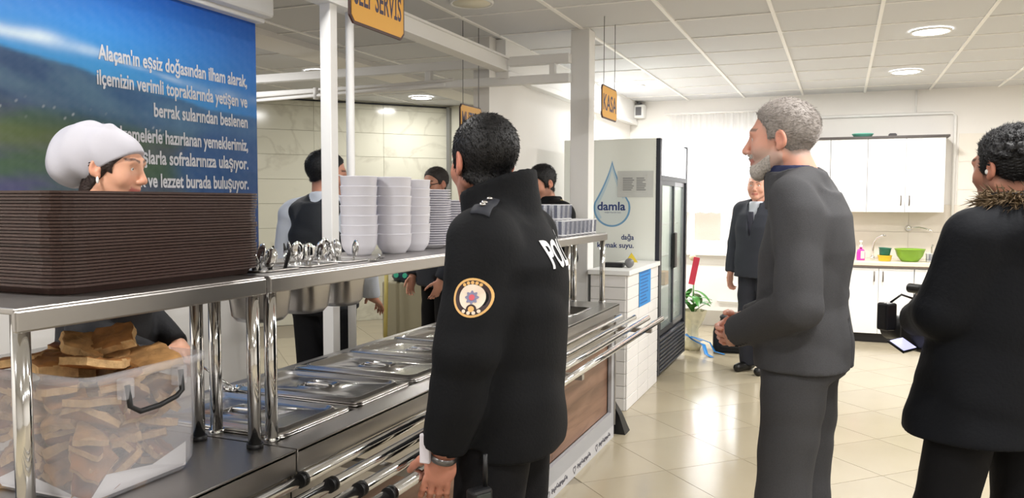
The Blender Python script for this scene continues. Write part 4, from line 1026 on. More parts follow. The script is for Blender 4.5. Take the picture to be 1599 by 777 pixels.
def hand(F,wr,d,n,side,curl=.35,k=1.0,thumb=.5,spread=.06):
    """wr wrist point, d finger direction, n palm normal (the way the palm looks), side +1: thumb on d x n"""
    wr=np.array(wr,float); d=np.array(d,float); d/=np.linalg.norm(d); n=np.array(n,float); n-=d*(n@d); n/=np.linalg.norm(n); t=np.cross(d,n)*side
    F.cone(wr-d*.03*k,wr+d*.025*k,.026*k,.029*k,.012,flat=(n,.78)); 
    c=wr+d*.055*k; M=np.stack([t,n,d],1); F.ell(c,(.042*k,.0155*k,.05*k),M,.012)
    for i,(off,L,r) in enumerate(((.030,.082,.0092),(.010,.090,.0096),(-.010,.084,.0092),(-.029,.066,.0082))):
        p=wr+d*.088*k+t*off*k*.95; cu=curl*(1+.12*i); ang=spread*(1.5-i)
        dd=d*math.cos(ang)+t*math.sin(ang)
        for j,fr in enumerate((.45,.32,.25)):
            a=cu*(j+.6); q=p+(dd*math.cos(a)+n*math.sin(a))*L*fr*k; F.cone(p,q,r*k*(1-.07*j),r*k*(1-.07*(j+1)),.004); p=q
    p=wr+d*.025*k+t*.028*k; dd=d*.66+t*.62+n*.25*(1+thumb)
    for j,(L,r) in enumerate(((.042,.0128),(.034,.011),(.028,.0098))):
        dd=dd/np.linalg.norm(dd); q=p+dd*L*k; F.cone(p,q,r*k,r*k*.92,.006); p=q; dd=dd+d*.25-t*.18*thumb+n*.1
SKINM=mat('skin',(214,160,134),.48,attr='Col',sss=.12,bump=.08,bscale=350)
def paint_skin(me,P,tone,hd,lips=(176,92,86),stub=None,cheek=.25,hands_red=0,brow=None,fade=None):
    base=np.array(srgb(*tone)[:3]); C=np.tile(base,(len(P),1))
    x,y,z=hd.loc(P[:,0],P[:,1],P[:,2]); h=(np.abs(z)<.16)
    def blend(m,c):
        m=np.clip(m,0,1)[:,None]; C[:]=C*(1-m)+np.array(c)*m
    ck=np.exp(-((np.abs(x)-.04)/.02)**2-((z+.035)/.022)**2)*(y>.03)*h; blend(ck*cheek,base*np.array((1.05,.78,.74)))
    blend(np.exp(-(x/.016)**2-((z+.035)/.02)**2)*(y>.095)*cheek,base*np.array((1.05,.75,.7)))
    blend((np.abs(x)>.068)*np.exp(-((z)/.04)**2)*(np.abs(y)<.04)*h*.4,base*np.array((1.05,.72,.68)))
    if stub is not None:
        sc,amt=stub; m=(1/(1+np.exp((z+.042+.25*np.clip(.05-y,0,.1)-.012*(np.abs(x)>.03))/.006)))*(y>-.01)*(z>-.14)*h; m*=1-np.exp(-((z+.048)/.006)**2)*.0
        m=np.maximum(m,np.exp(-((z+.053)/.006)**2)*(np.abs(x)<.028)*(y>.07)); blend(m*amt,srgb(*sc)[:3])
    w=.025+.006*hd.smile; up=.008*hd.smile*(np.abs(x)/w)**2
    lp=(np.abs(x)<w*1.02)*np.exp(-((z+.0692-up)/.0085)**4)*(y>.072); blend(lp*.85,srgb(*lips)[:3])
    if fade is not None:
        rg=fade[0](x,y,z); blend(np.exp(-np.clip(rg,0,1)/fade[2])*(rg<.05)*(z>-.14)*(y<.05)*(np.abs(x)<.079)*fade[3],srgb(*fade[1])[:3])
    if brow is not None:
        bz=.030+.006*np.exp(-((np.abs(x)-.036)/.014)**2); m=np.exp(-((z-bz)/.0045)**4)*(np.abs(x)>.011)*(np.abs(x)<.052)*(y>.045); blend(m*.9,srgb(*brow)[:3])
    ca=me.color_attributes.new('Col','FLOAT_COLOR','POINT'); ca.data.foreach_set('color',np.concatenate([np.clip(C,0,1),np.ones((len(C),1))],1).astype(f32).ravel())
EYEW=mat('eye_white',(226,218,212),.2); IRIS=mat('iris_dark',(50,34,26),.15)
def eyes(hd,parent,lo=False):
    for sx in (-1,1):
        b=MB(); Mr=Matrix(hd.R.tolist()); c=Vector(hd.p(sx*.0315,.0765,.0045)); b.sph(c,.0127*hd.k,n=14)
        b.mi=1; b.sph(Vector(hd.p(sx*.0315,.0842,.004)),.0055*hd.k,n=10); b.build('eye',[EYEW,IRIS],parent)
def head_grid(hd,h,ext=(.115,.135,.17)):
    c=hd.c; return axis(c[0]-ext[0],c[0]+ext[0],h),axis(c[1]-ext[1],c[1]+ext[1],h),axis(c[2]-ext[2],c[2]+ext[2]*.85,h)
def shell(hd,h,grow,region,noise=None,ears=False,detail=False,bumps=None):
    F=Field(*head_grid(hd,h)); hd.add(F,ears=ears,detail=detail,grow=grow); hd.neck(F,hd.p(0,-.045,-.17),grow=grow*.6)
    if bumps:
        r=np.random.default_rng(5)
        for _ in range(bumps[0]):
            v=r.normal(size=3); v/=np.linalg.norm(v); v[2]=abs(v[2])*.9-.25*r.random(); v[1]-=.25
            q=hd.p(v[0]*.086,-.018+v[1]*.110,.035+v[2]*.099); F.ell(q,(bumps[1]*r.uniform(.7,1.3),)*3,None,.004)
    def f(A,X,Y,Z):
        x,y,z=hd.loc(X,Y,Z); rg=region(x,y,z); A=A+(noise(x,y,z) if noise else 0)+grow*.85*np.exp(np.minimum(rg,0)/.010); return np.maximum(A,rg*hd.k)
    F.fn(f); return F.mesh('hair')[0]
def strand_mesh(me,hd,n,L,out,flow,w,seed):
    """short hairs growing out of the hair surface, joined to it"""
    r=np.random.default_rng(seed); nv=len(me.vertices); V=np.empty(nv*3,f32); me.vertices.foreach_get('co',V); V=V.reshape(-1,3)
    N=np.empty(nv*3,f32); me.vertices.foreach_get('normal',N); N=N.reshape(-1,3); F=[tuple(p.vertices) for p in me.polygons]
    d=(V-hd.c)@hd.R; ok=np.where(np.einsum('ij,ij->i',N,V-hd.c)>0.02)[0]; ids=r.choice(ok,min(n,len(ok)*3),replace=True); f=hd.R@np.array(flow,float)
    nN=N[ids]; t=f-nN*(nN@f)[:,None]; t/=np.linalg.norm(t,axis=1)[:,None]+1e-6; D=t+nN*out+r.normal(size=nN.shape)*.25; D/=np.linalg.norm(D,axis=1)[:,None]
    P=V[ids]-nN*.002+r.normal(size=nN.shape)*.0015; s_=np.cross(D,nN); s_/=np.linalg.norm(s_,axis=1)[:,None]+1e-6; u=np.cross(s_,D); ll=(L*r.uniform(.6,1.3,len(ids)))[:,None]
    A=P+s_*w; B=P-s_*w*.5+u*w; C=P-s_*w*.5-u*w; T=P+D*ll-nN*0.002; W=np.stack([A,B,C,T],1).reshape(-1,3); b=nv+4*np.arange(len(ids))
    F2=np.concatenate([np.stack([b,b+1,b+3],1),np.stack([b+1,b+2,b+3],1),np.stack([b+2,b,b+3],1)]).tolist()
    return mesh_from(np.concatenate([V,W]).tolist(),F+[tuple(q) for q in F2],'hair',True)
class Person:
    def __init__(s,label,loc,rz,H,tone,head_rot=(0,0,0),head_off=(0,0,0),lean=0.0,h=.006,hb=.012,group=None,female=False,smile=0.,face=1.,nose=1.,seed=1):
        s.k=H/1.76; s.loc=loc; s.rz=rz; s.tone=tone; s.label=label; s.h=h; s.hb=hb; s.seed=seed; k=s.k
        s.hd=Head((head_off[0],.035+head_off[1]+lean*.16,1.598*k+head_off[2]),rot(*head_rot),k**.3,female,smile,face,nose); s.kids=[]; s.lean=lean
    def sp(s,z): return s.lean*max(0,(z-.95))*.25/1.0     # forward lean of the spine with height
    def body(s,arms,hands,feet,fine_hands=True,**paint):
        k=s.k; hd=s.hd; xs_all=[abs(q[0]) for a in arms for q in a]; mx=max(.26,max(xs_all)+.12); my0=min([-.22]+[q[1]-.16 for a in arms for q in a]); my1=max([.22]+[q[1]+.2 for a in arms for q in a])
        fz=[(hd.c[2]-.15,hd.c[2]+.14,s.h)]
        if fine_hands:
            for a in arms: fz.append((a[2][2]-.20,a[2][2]+.14,s.h*.85))
        fx=[(hd.c[0]-.105,hd.c[0]+.105,s.h)]; fy=[(hd.c[1]-.14,hd.c[1]+.15,s.h)]
        if fine_hands:
            for a in arms: fx.append((a[2][0]-.15,a[2][0]+.15,s.h)); fy.append((a[2][1]-.15,a[2][1]+.18,s.h))
        F=Field(axis(-mx,mx,.011,fx),axis(my0,my1,.011,fy),axis(-.01,hd.c[2]+.15,s.hb,fz))
        hd.add(F); sh=1.42*k
        base=(0,-.005+s.sp(1.45),1.44*k); hd.neck(F,base)
        F.stack([(.86*k,0,0,.13,.085),(1.0*k,0,0,.125,.08),(1.15*k,0,s.sp(1.15),.13,.085),(1.32*k,0,s.sp(1.32),.15,.09),(1.43*k,0,s.sp(1.43),.10,.06)],.04)
        for a,hn in zip(arms,hands):
            F.cone(a[0],a[1],.046,.04,.03); F.cone(a[1],a[2],.039,.027,.02)
            if hn: hand(F,a[2],*hn[0],**(hn[1] if len(hn)>1 else {}))
        for (hip,kn,an) in feet:
            F.cone(hip,kn,.068,.05,.03); F.cone(kn,an,.048,.036,.02); F.cone((an[0],an[1]-.03,.045),(an[0],an[1]+.13,.035),.034,.03,.02)
        me,P=F.mesh('person'); paint_skin(me,P,s.tone,hd,**paint); me.materials.append(SKINM)
        o=bpy.data.objects.new('person',me); o.location=(s.loc[0],s.loc[1],0); o.rotation_euler=(0,0,s.rz); link(o); tag(o,s.label,'person'); s.o=o
        eyes(hd,o); return o
    def add(s,name,me,m):
        me.materials.append(m) if not isinstance(m,(list,tuple)) else [me.materials.append(q) for q in m]
        o=bpy.data.objects.new(name,me); link(o,s.o); return o
    def hair(s,m,region,grow=.008,noise=None,bumps=None,h=None,strands=0,L=.014,out=.35,flow=(0,-.6,-.8),w=.0011):
        me=shell(s.hd,h or s.h*.8,grow,region,noise,bumps=bumps)
        if strands: me=strand_mesh(me,s.hd,strands,L,out,flow,w,s.seed)
        return s.add('hair',me,m)
    def beard(s,m,grow=.007,low=-.035,h=None):
        hd=s.hd
        def reg(x,y,z):
            a=z-(low-.03*np.clip((y-.03)/.05,0,1)+.04*np.clip((.03-y)/.05,0,1)); b=.030-y
            mouth=.0105-np.sqrt((x/2.0)**2+(z+.072)**2); mus=np.maximum(np.abs(z+.052)-.008,np.maximum(np.abs(x)-.032,-(y-.07)))
            return np.maximum(np.minimum(np.maximum(a,b),mus),mouth)
        F=Field(*head_grid(hd,h or s.h*.75)); hd.add(F,ears=False,grow=grow*.75)
        F.ell(hd.p(0,.075,-.105),[.03*hd.k,.024*hd.k,.026*hd.k],hd.R,.02)
        def f(A,X,Y,Z):
            x,y,z=hd.loc(X,Y,Z); return np.maximum(A+.0012*np.sin(420*x+120*z)*np.sin(330*z+200*y),reg(x,y,z)*hd.k)
        F.fn(f); return s.add('beard',F.mesh('beard')[0],m)
    def garment(s,name,m,build,h=.011,fold=.004,bounds=(.36,.30,.0,1.6),seed=None,fz=38,fx=22,post=None,ylo=None,yhi=None):
        bx_,by_,z0,z1=bounds; F=Field(axis(-bx_,bx_,h),axis(-by_ if ylo is None else ylo,by_ if yhi is None else yhi,h),axis(z0,z1,h)); build(F)
        sd=seed or s.seed
        if fold: F.fn(lambda A,X,Y,Z: A+folds(X,Y,Z,fold,sd,fz,fx))
        if post: post(F)
        return s.add(name,F.mesh(name)[0],m)
    def trousers(s,m,feet,z1=1.02,r=(.098,.075,.068),seat=(.165,.118),h=.013,fold=.004,z0=.03,cuff=.0):
        k=s.k
        def bd(F):
            F.stack([(.86*k,0,-.012,seat[0],seat[1]),(.95*k,0,-.012,seat[0]*.97,seat[1]),(z1,0,0,seat[0]*.9,seat[1]*.92)],.03)
            for hip,kn,an in feet:
                F.cone((hip[0],hip[1]-.005,hip[2]),kn,r[0],r[1],.03); F.cone(kn,(an[0],an[1]-.005,.05),r[1],r[2],.02)
        return s.garment('trousers',m,bd,h,fold,(.34,.30,z0,z1+.02),post=lambda F:F.half((0,0,-1),(0,0,.045)))
    def shoes(s,m,feet):
        for hip,kn,an in feet:
            F=Field(axis(an[0]-.08,an[0]+.08,.008),axis(an[1]-.12,an[1]+.24,.008),axis(-.01,.14,.008))
            F.cone((an[0],an[1]-.045,.045),(an[0],an[1]+.14,.036),.044,.038,.02); F.cone((an[0],an[1],.05),(an[0],an[1],.11),.045,.042,.02); F.half((0,0,-1),(0,0,.0))
            s.add('shoe',F.mesh('shoe')[0],m)
def legs(k,sep=.095,stag=0.0,kb=.0,out=0.0):
    return [((-sep,0,.88*k),(-sep-.01-out*.5,.015+kb+stag,.47*k),(-sep-.015-out,stag*2-.02,.09)),((sep,0,.88*k),(sep+.01+out*.5,.015+kb-stag,.47*k),(sep+.015+out,-stag*2-.02,.09))]
def project_on(me_t,target,axis_dir,offset=.003):
    """lays a flat mesh (object coords of the person) on the garment along axis_dir"""
    from mathutils.bvhtree import BVHTree
    tm=target.data; bv=BVHTree.FromPolygons([v.co.copy() for v in tm.vertices],[tuple(p.vertices) for p in tm.polygons]); d=Vector(axis_dir).normalized()
    for v in me_t.vertices:
        hit=bv.ray_cast(v.co-d*.5,d,1.2)
        if hit[0] is not None: v.co=hit[0]-d*offset
    me_t.update(); return me_t
def subdiv(me,n):
    bm=bmesh.new(); bm.from_mesh(me); bmesh.ops.triangulate(bm,faces=bm.faces[:])
    for _ in range(n):
        es=[e for e in bm.edges if e.calc_length()>.012]
        if es: bmesh.ops.subdivide_edges(bm,edges=es,cuts=1)
    bm.to_mesh(me); bm.free(); return me
# ------------------------------------------------------------------ the people themselves
BLKJ=mat('police_cloth',(14,15,18),.8,bump=.25,bscale=120,spec=.25); GREY=mat('grey_suiting',(70,70,73),.85,var=.22,vscale=260,bump=.3,bscale=400)
NAVYS=mat('navy_suiting',(50,53,62),.8,bump=.2,bscale=300); PARK=mat('parka_cloth',(15,17,22),.8,bump=.3,bscale=90,spec=.25); SHIRTW=mat('white_shirt',(206,212,222),.75,bump=.1,bscale=80)
NAVSH=mat('navy_shirt',(36,42,78),.7); DKT=mat('dark_trousers',(15,15,18),.8,bump=.2,bscale=200,spec=.25); SHOE=mat('black_shoe',(20,19,19),.35)
HB=mat('hair_black',(20,19,21),.55,var=.4,vscale=90,bump=.6,bscale=160); HG=mat('hair_grey',(160,152,146),.6,var=.35,vscale=150,bump=.3,bscale=260); HGD=mat('hair_dark_grey',(62,56,54),.55,var=.4,vscale=90,bump=.5,bscale=180)
BRDM=mat('beard_grey',(206,198,190),.8,var=.4,vscale=170,bump=.8,bscale=300)
def hnoise(a=.0022,f=300,top=0): return lambda x,y,z: a*np.sin(f*x+40*np.sin(30*z))*np.cos(f*.7*y+30*z)-top*np.clip((z-.03)/.07,0,1)*np.clip((y+.1)/.1,0,1)
def pol_hair(x,y,z):
    t=np.clip((y+.05)/(.12),0,1); line=-.078+(.141)*t**1.4; line=np.where((np.abs(x)>.055)&(y>-.03)&(y<.035),np.minimum(line,.005-.03*(y>.01)),line); return line-z
def grey_hair(x,y,z):
    t=np.clip((y+.05)/(.13),0,1); line=-.055+(.150)*t**1.35; line=np.where((np.abs(x)>.055)&(y>-.025)&(y<.035),np.minimum(line,-.002),line); return line-z
def curl_hair(x,y,z):
    t=np.clip((y+.05)/(.12),0,1); line=-.048+(.125)*t**1.4; line=np.where((np.abs(x)>.055)&(y>.008)&(y<.035),np.minimum(line,-.02),line); return line-z
def coat(P,name,m,secs,arms,ar=(.075,.065,.048),sh=(.19,1.40,.075),collar=None,h=.010,fold=.0035,bounds=None,post=None,n=2.5,yoff=0,wrist_cut=.0,yhi=None,ylo=None,seed=None,fz=38,fx=22):
    k=P.k
    def bd(F):
        F.stack([(z*k,cx,cy+P.sp(z),rx,ry) for z,cx,cy,rx,ry in secs],.03,n=n)
        for s in (-1,1): F.cone((s*.04,-.012+P.sp(sh[1]),(sh[1]+.055)*k),(s*sh[0],0+P.sp(sh[1]),(sh[1]+.008)*k),sh[2]*.78,sh[2],.05)
        for a in arms:
            F.cone(a[0],a[1],ar[0],ar[1],.03); d=np.array(a[2])-np.array(a[1]); e=np.array(a[2])-d/np.linalg.norm(d)*wrist_cut; F.cone(a[1],e,ar[1],ar[2],.015)
            # creases at the inner elbow
        if collar: F.stack([(z*k,0,y+P.sp(1.45),rx,ry) for z,y,rx,ry in collar],.012,n=2.1)
    def pst(F):
        for a in arms:      # open, flat sleeve ends
            d=np.array(a[2])-np.array(a[1]); L=np.linalg.norm(d); d/=L; e=np.array(a[1])+d*(L-wrist_cut-.005)
            lo=e-.13; hi=e+.13; sl,X,Y,Z=F.sub(lo,hi); q=(X-e[0])*d[0]+(Y-e[1])*d[1]+(Z-e[2])*d[2]
            r=np.sqrt(np.maximum((X-e[0])**2+(Y-e[1])**2+(Z-e[2])**2,0)); F.F[sl]=np.where((r<ar[2]*1.55)&(q>0),np.maximum(F.F[sl],q),F.F[sl])
        z0=min(q[0] for q in secs)*k; F.half((0,0,-1),(0,0,z0+.004))
        if post: post(F)
    return P.garment(name,m,bd,h,fold,bounds or (.40,.30,.6,1.62),post=pst,yhi=yhi,ylo=ylo,seed=seed,fz=fz,fx=fx)
def ringcut(P,y,z,rx,ry,z1,k=.003):
    return lambda F: F.stack([(z*P.k,0,y+P.sp(1.45),rx,ry),(z1*P.k,0,y+P.sp(1.45),rx,ry)],k,n=2.0,op='s')
# ---- the officer seen from behind
A=Person('man in black police jacket with round arm badge, standing at the tray rails',(-.855,2.035),PI/2+.11,1.752,(196,134,112),(-40,4,0),(0,.03,0),seed=3,h=.0045,hb=.012)
k=A.k; LA=[(-.205,.0,1.375),(-.265,.02,1.11),(-.245,.085,.855)]; RA=[(.205,-.01,1.375),(.265,.0,1.09),(.25,.04,.835)]
lg=legs(k,.10,.02)
A.body([LA,RA],[((( .1,.28,-1),(1,.2,.1),-1),dict(curl=.28)),(((-.1,.28,-1),(-1,.2,.1),1),dict(curl=.4))],lg,stub=((110,92,86),.35),brow=(30,24,22),fade=(pol_hair,(40,32,30),.016,.75))
A.hair(HB,pol_hair,.0065,hnoise(.0003,300),strands=9000,L=.011,out=.45)
def pcol(F):
    F.fn(lambda a,X,Y,Z: np.maximum(a,np.where((Z>1.44*k)&(np.abs(X)<.16),Z-(1.543*k-.36*(Y-.02)),-1)))
    ringcut(A,.02,1.475,.086,.090,1.62)(F)
pj=coat(A,'police_jacket',BLKJ,[(.81,0,.0,.212,.158),(.85,0,.0,.218,.164),(1.0,0,.0,.215,.160),(1.2,0,-.005,.222,.162),(1.32,0,-.01,.215,.155),(1.42,0,-.01,.13,.11)],[LA,RA],(.088,.080,.060),(.165,1.385,.085),[(1.38,-.01,.15,.13),(1.45,.008,.120,.112),(1.52,.018,.110,.106),(1.60,.022,.108,.104)],h=.0085,fold=.0062,post=pcol,bounds=(.40,.34,.74,1.66),wrist_cut=.0,seed=9,fz=30,fx=18)
A.trousers(DKT,lg,seat=(.17,.125),r=(.105,.085,.075)); A.shoes(SHOE,lg)
# lettering, badge and epaulettes
me=text_mesh('POLİS',.098,.0,'CENTER',bold=.003,sx=.80)
for v in me.vertices: v.co=Vector((v.co.x,-.4,v.co.y+1.31))
me=project_on(subdiv(me,3),pj,(0,1,0),.003); me.materials.clear(); me.materials.append(mat('reflective_print',(214,214,216),.5)); o=bpy.data.objects.new('back_lettering',me); link(o,pj)
GOLD=mat('badge_gold',(222,176,110),.5); BD=[GOLD,mat('badge_dark',(52,34,36),.6),mat('badge_cream',(232,214,196),.6),mat('badge_blue',(128,128,158),.6),mat('badge_red',(206,92,104),.6)]
def disc(r0,r1,mi,V,F,MI,lift,n=36,star=0,cy=-.012,cz=1.252,a0=0,a1=2*PI,c=(0,0)):
    b=len(V)
    for i in range(n+1):
        a=a0+(a1-a0)*i/n
        for r in (r0,r1):
            q=r*(1-star*(.5-.5*math.cos(8*a))*.5) if star else r
            V.append((-.6-lift,cy+c[0]+q*math.cos(a),cz+c[1]+q*math.sin(a)))
    for i in range(n): F.append((b+2*i,b+2*i+1,b+2*i+3,b+2*i+2)); MI.append(mi)
V=[];F=[];MI=[]
disc(.041,.0465,0,V,F,MI,.0); disc(.0,.041,1,V,F,MI,.0); disc(0,.0305,2,V,F,MI,.0015,c=(0,.001)); disc(0,.0165,3,V,F,MI,.003,n=48,star=.6,c=(0,.001)); disc(0,.007,4,V,F,MI,.0045,n=16,c=(0,.001)); disc(.0,.012,1,V,F,MI,.0028,c=(0,-.027)); disc(0,.007,0,V,F,MI,.004,c=(0,-.026))
for i in range(5): a=PI*(.32+.09*i); disc(0,.0042,0,V,F,MI,.002,n=8,c=(.0357*math.cos(a),.0357*math.sin(a)))
for i in range(4): a=-PI*(.34+.107*i); disc(0,.0045,2,V,F,MI,.004,n=8,c=(.0357*math.cos(a),.0357*math.sin(a)))
me=mesh_from(V,F,'arm_badge'); lifts=[-.6-v[0] for v in V]
for m_ in BD: me.materials.append(m_)
me.polygons.foreach_set('material_index',MI); project_on(me,pj,(1,0,0),.002)
for v,l in zip(me.vertices,lifts): v.co.x-=l*.5
o=bpy.data.objects.new('arm_badge',me); link(o,pj)
ep=[]
V=[];F=[]
for i in range(13):
    for j in range(4): V.append((-.118-.135*i/12,-.035+.05*j/3+.015*(1-i/12),2.0))
for i in range(12):
    for j in range(3): F.append((i*4+j,i*4+j+1,i*4+j+5,i*4+j+4))
me=project_on(mesh_from(V,F,'epaulette',True),pj,(0,0,-1),.006); me.materials.append(mat('epaulette_cloth',(38,40,48),.75)); ep=bpy.data.objects.new('epaulette',me); link(ep,pj)
ep.modifiers.new('s','SOLIDIFY').thickness=.006
PIP=mat('silver_pip',(210,205,200),.25,.9)
for f_ in (.10,.66,.82):
    i=min(12,int(f_*12)); c=sum((me.vertices[i*4+j].co for j in (1,2)),Vector())/2; MB().sph((0,0,0),.009,(1,1,.6),10).build('pip',PIP,ep,c+Vector((0,0,.004)))
w_=np.array(LA[2]); d_=np.array(LA[2])-np.array(LA[1]); d_/=np.linalg.norm(d_); cw=w_+d_*.022
Mq=Vector(d_).to_track_quat('Z','Y').to_matrix().to_4x4()
MB().lathe([(.032,-.008),(.035,-.004),(.035,.004),(.032,.008)],24,c=Vector(cw),M=Mq).build('wristwatch_band',mat('watch_steel',(120,118,118),.3,.8),A.o)
MB().box(-.045,-.03,.0,.028,-.03,.045,bev=.004).build('paper_slip',mat('slip_white',(212,206,212),.8),A.o,Vector((LA[2][0]+.01,LA[2][1]+.028,LA[2][2]-.0)))
# radio at his hip
rd=thing('two_way_radio','black two-way radio with small green display at the officer\'s hip','radio',(-.80,1.745,.655),PI/2-.5)
MB().box(-.03,.03,-.018,.018,0,.13,bev=.008).build('body',BLACKP,rd); MB().box(-.022,.022,-.0195,-.0175,.06,.12,bev=.002).build('display_bezel',mat('radio_bezel',(50,56,54),.3),rd); MB().box(-.006,.010,-.021,-.019,.085,.10).build('display',mat('radio_green',(120,200,60),.4,emit=.8),rd)
for q in range(3): MB().box(-.016+.012*q,-.010+.012*q,-.021,-.019,.068,.074).build('button',mat('radio_button',(190,190,186),.4),rd)
MB().cyl((.018,0,.13),(.018,0,.21),.006).build('antenna',BLACKP,rd)
# ---- the man in the grey suit
B=Person('grey-bearded man in a grey suit with hands clasped, facing the counter',(-.115,2.83),math.radians(79),1.862,(216,158,136),(8,3,0),(0,.045,0),smile=.9,seed=5,h=.004,face=1.02,nose=1.03)
k=B.k; LB=[(-.19,-.025,1.44),(-.25,-.05,1.16),(-.085,.21,1.035)]; RB_=[(.19,-.015,1.44),(.25,-.03,1.16),(.09,.235,1.05)]
lgB=legs(k,.085,.012)
B.body([LB,RB_],[(((.85,.35,-.2),(.35,-1,0),-1),dict(curl=.5)),(((-.85,.42,-.25),(-.3,-1,0),1),dict(curl=.55))],lgB,stub=((186,174,166),.6),brow=(120,100,90),lips=(190,110,100),fade=(grey_hair,(150,140,132),.010,.7))
B.hair(HG,grey_hair,.006,hnoise(.0005,260,.006),strands=9000,L=.014,out=.28,flow=(0,-1,.0)); B.beard(BRDM,.0045,-.05)
def lap(F):
    ringcut(B,.045,1.44,.070,.082,1.62)(F)
    # front opening at the chest and the back vent
    F.fn(lambda a,X,Y,Z: np.maximum(a,np.where((Z<1.12*k)&(Y<0),.006-np.abs(X-.012)-.00*(Z),-1)) if False else a)
    sl,X,Y,Z=F.sub((-.05,-.30,.8),(.08,-.06,1.14)); F.F[sl]=np.maximum(F.F[sl],np.where((Y<-.07)&(Z<1.10),.0055-np.abs(X-.015+.05*(1.1-Z)),-1))
gj=coat(B,'suit_jacket',GREY,[(.885,0,-.01,.200,.150),(.96,0,-.008,.197,.148),(1.08,0,.0,.185,.138),(1.25,0,-.012,.205,.138),(1.36,0,-.02,.195,.122),(1.43,0,-.01,.11,.10)],[LB,RB_],(.076,.067,.052),(.17,1.405,.07),[(1.38,.0,.13,.12),(1.46,.025,.092,.100),(1.49,.03,.086,.095)],h=.0085,fold=.0065,post=lap,wrist_cut=.025,bounds=(.38,.30,.84,1.62),yhi=.34,seed=12,fz=24,fx=16)
scol=B.garment('shirt_collar',NAVSH,lambda F:F.stack([(1.42*k,0,.035,.078,.090),(1.47*k,0,.04,.072,.082),(1.515*k,0,.045,.067,.077)],.01,n=2.0),.006,0,(.12,.14,1.42,1.62),post=lambda F:(F.fn(lambda a,X,Y,Z:np.maximum(a,Z-(1.535*k-.30*(Y-.02)))),F.stack([(1.47*k,0,.042,.060,.069),(1.60*k,0,.042,.060,.069)],.003,n=2.0,op='s')))
B.garment('jacket_collar',GREY,lambda F:F.stack([(1.40*k,0,.028,.108,.118),(1.45*k,0,.034,.096,.104),(1.505*k,0,.04,.086,.094)],.01,n=2.1),.006,0,(.14,.17,1.36,1.66),post=lambda F:(F.fn(lambda a,X,Y,Z:np.maximum(a,Z-(1.505*k-.30*(Y-.02)))),F.stack([(1.38*k,0,.04,.078,.088),(1.62*k,0,.04,.078,.088)],.003,n=2.0,op='s'),F.half((0,1,0),(0,.10,0))))
B.trousers(GREY,lgB,seat=(.165,.125),r=(.105,.084,.070),fold=.007); B.shoes(SHOE,lgB)
BTN=mat('dark_button',(34,34,36),.4)
for q in range(4):
    d=np.array(LB[2])-np.array(LB[1]); L=np.linalg.norm(d); d/=L; p=np.array(LB[2])-d*(.035+.017*q); n_=np.array((-.55,-.35,-.55)); n_-=d*(n_@d); n_/=np.linalg.norm(n_); c=p+n_*.0545
    MB().sph((0,0,0),.0065,(1,1,.6),8).build('cuff_button',BTN,gj,Vector(c))
# ---- the man with the video camera
Cc=Person('man with curly black hair in a black fur-hooded parka, holding a video camera',(.47,2.96),math.radians(42),1.752,(196,138,114),(0,4,0),(0,-.05,0),seed=8,h=.0045)
k=Cc.k; LC=[(-.185,-.06,1.37),(-.235,.0,1.14),(-.12,.20,1.09)]; RC=[(.185,-.06,1.37),(.24,.0,1.12),(.11,.24,1.09)]
lgC=legs(k,.115,.03,.01,.03)
Cc.body([LC,RC],[(((.6,.7,-.1),(.6,-.6,.2),-1),dict(curl=.5)),(((-.6,.7,-.1),(-.6,-.6,.2),1),dict(curl=.5))],lgC,stub=((90,70,62),.45),brow=(24,20,20),fade=(curl_hair,(40,32,30),.014,.8))
Cc.hair(HB,curl_hair,.010,hnoise(.003,260),bumps=(480,.0085),h=.0036,strands=6000,L=.013,out=.9,flow=(0,-.3,.5))
def hood(F):
    F.ell((0,-.155,1.40*k),(.155,.085,.105),None,.05); F.cone((-.10,-.10,1.45*k),(.10,-.10,1.45*k),.05,.05,.04)
def park_post(F): ringcut(Cc,-.06,1.47,.082,.085,1.64)(F)
def parka():
    def bd(F):
        F.stack([(z*k,0,cy,rx,ry) for z,cy,rx,ry in ((.735,.03,.262,.205),(.80,.025,.255,.195),(1.0,.0,.228,.168),(1.2,-.025,.215,.158),(1.32,-.045,.20,.145),(1.42,-.06,.12,.11))],.03,n=2.4)
        for s in (-1,1): F.cone((s*.05,-.06,1.43*k),(s*.165,-.06,1.385*k),.07,.085,.05)
        for a in (LC,RC): F.cone(a[0],a[1],.088,.080,.03); F.cone(a[1],a[2],.080,.058,.015)
        F.stack([(1.38*k,0,-.06,.145,.12),(1.46*k,0,-.06,.115,.112),(1.52*k,0,-.06,.108,.108)],.015,n=2.1); hood(F)
    return Cc.garment('parka',PARK,bd,.0095,.006,(.38,.34,.70,1.60),post=lambda F:(F.half((0,0,-1),(0,0,.738*k)),park_post(F)),seed=21,fz=30,fx=20)
pk=parka(); Cc.trousers(DKT,lgC,seat=(.18,.13),r=(.105,.090,.078),fold=.008); Cc.shoes(SHOE,lgC)
FUR=mat('brown_fur',(112,92,66),.8,var=.5,vscale=60)
V=[];F=[];r=np.random.default_rng(3)
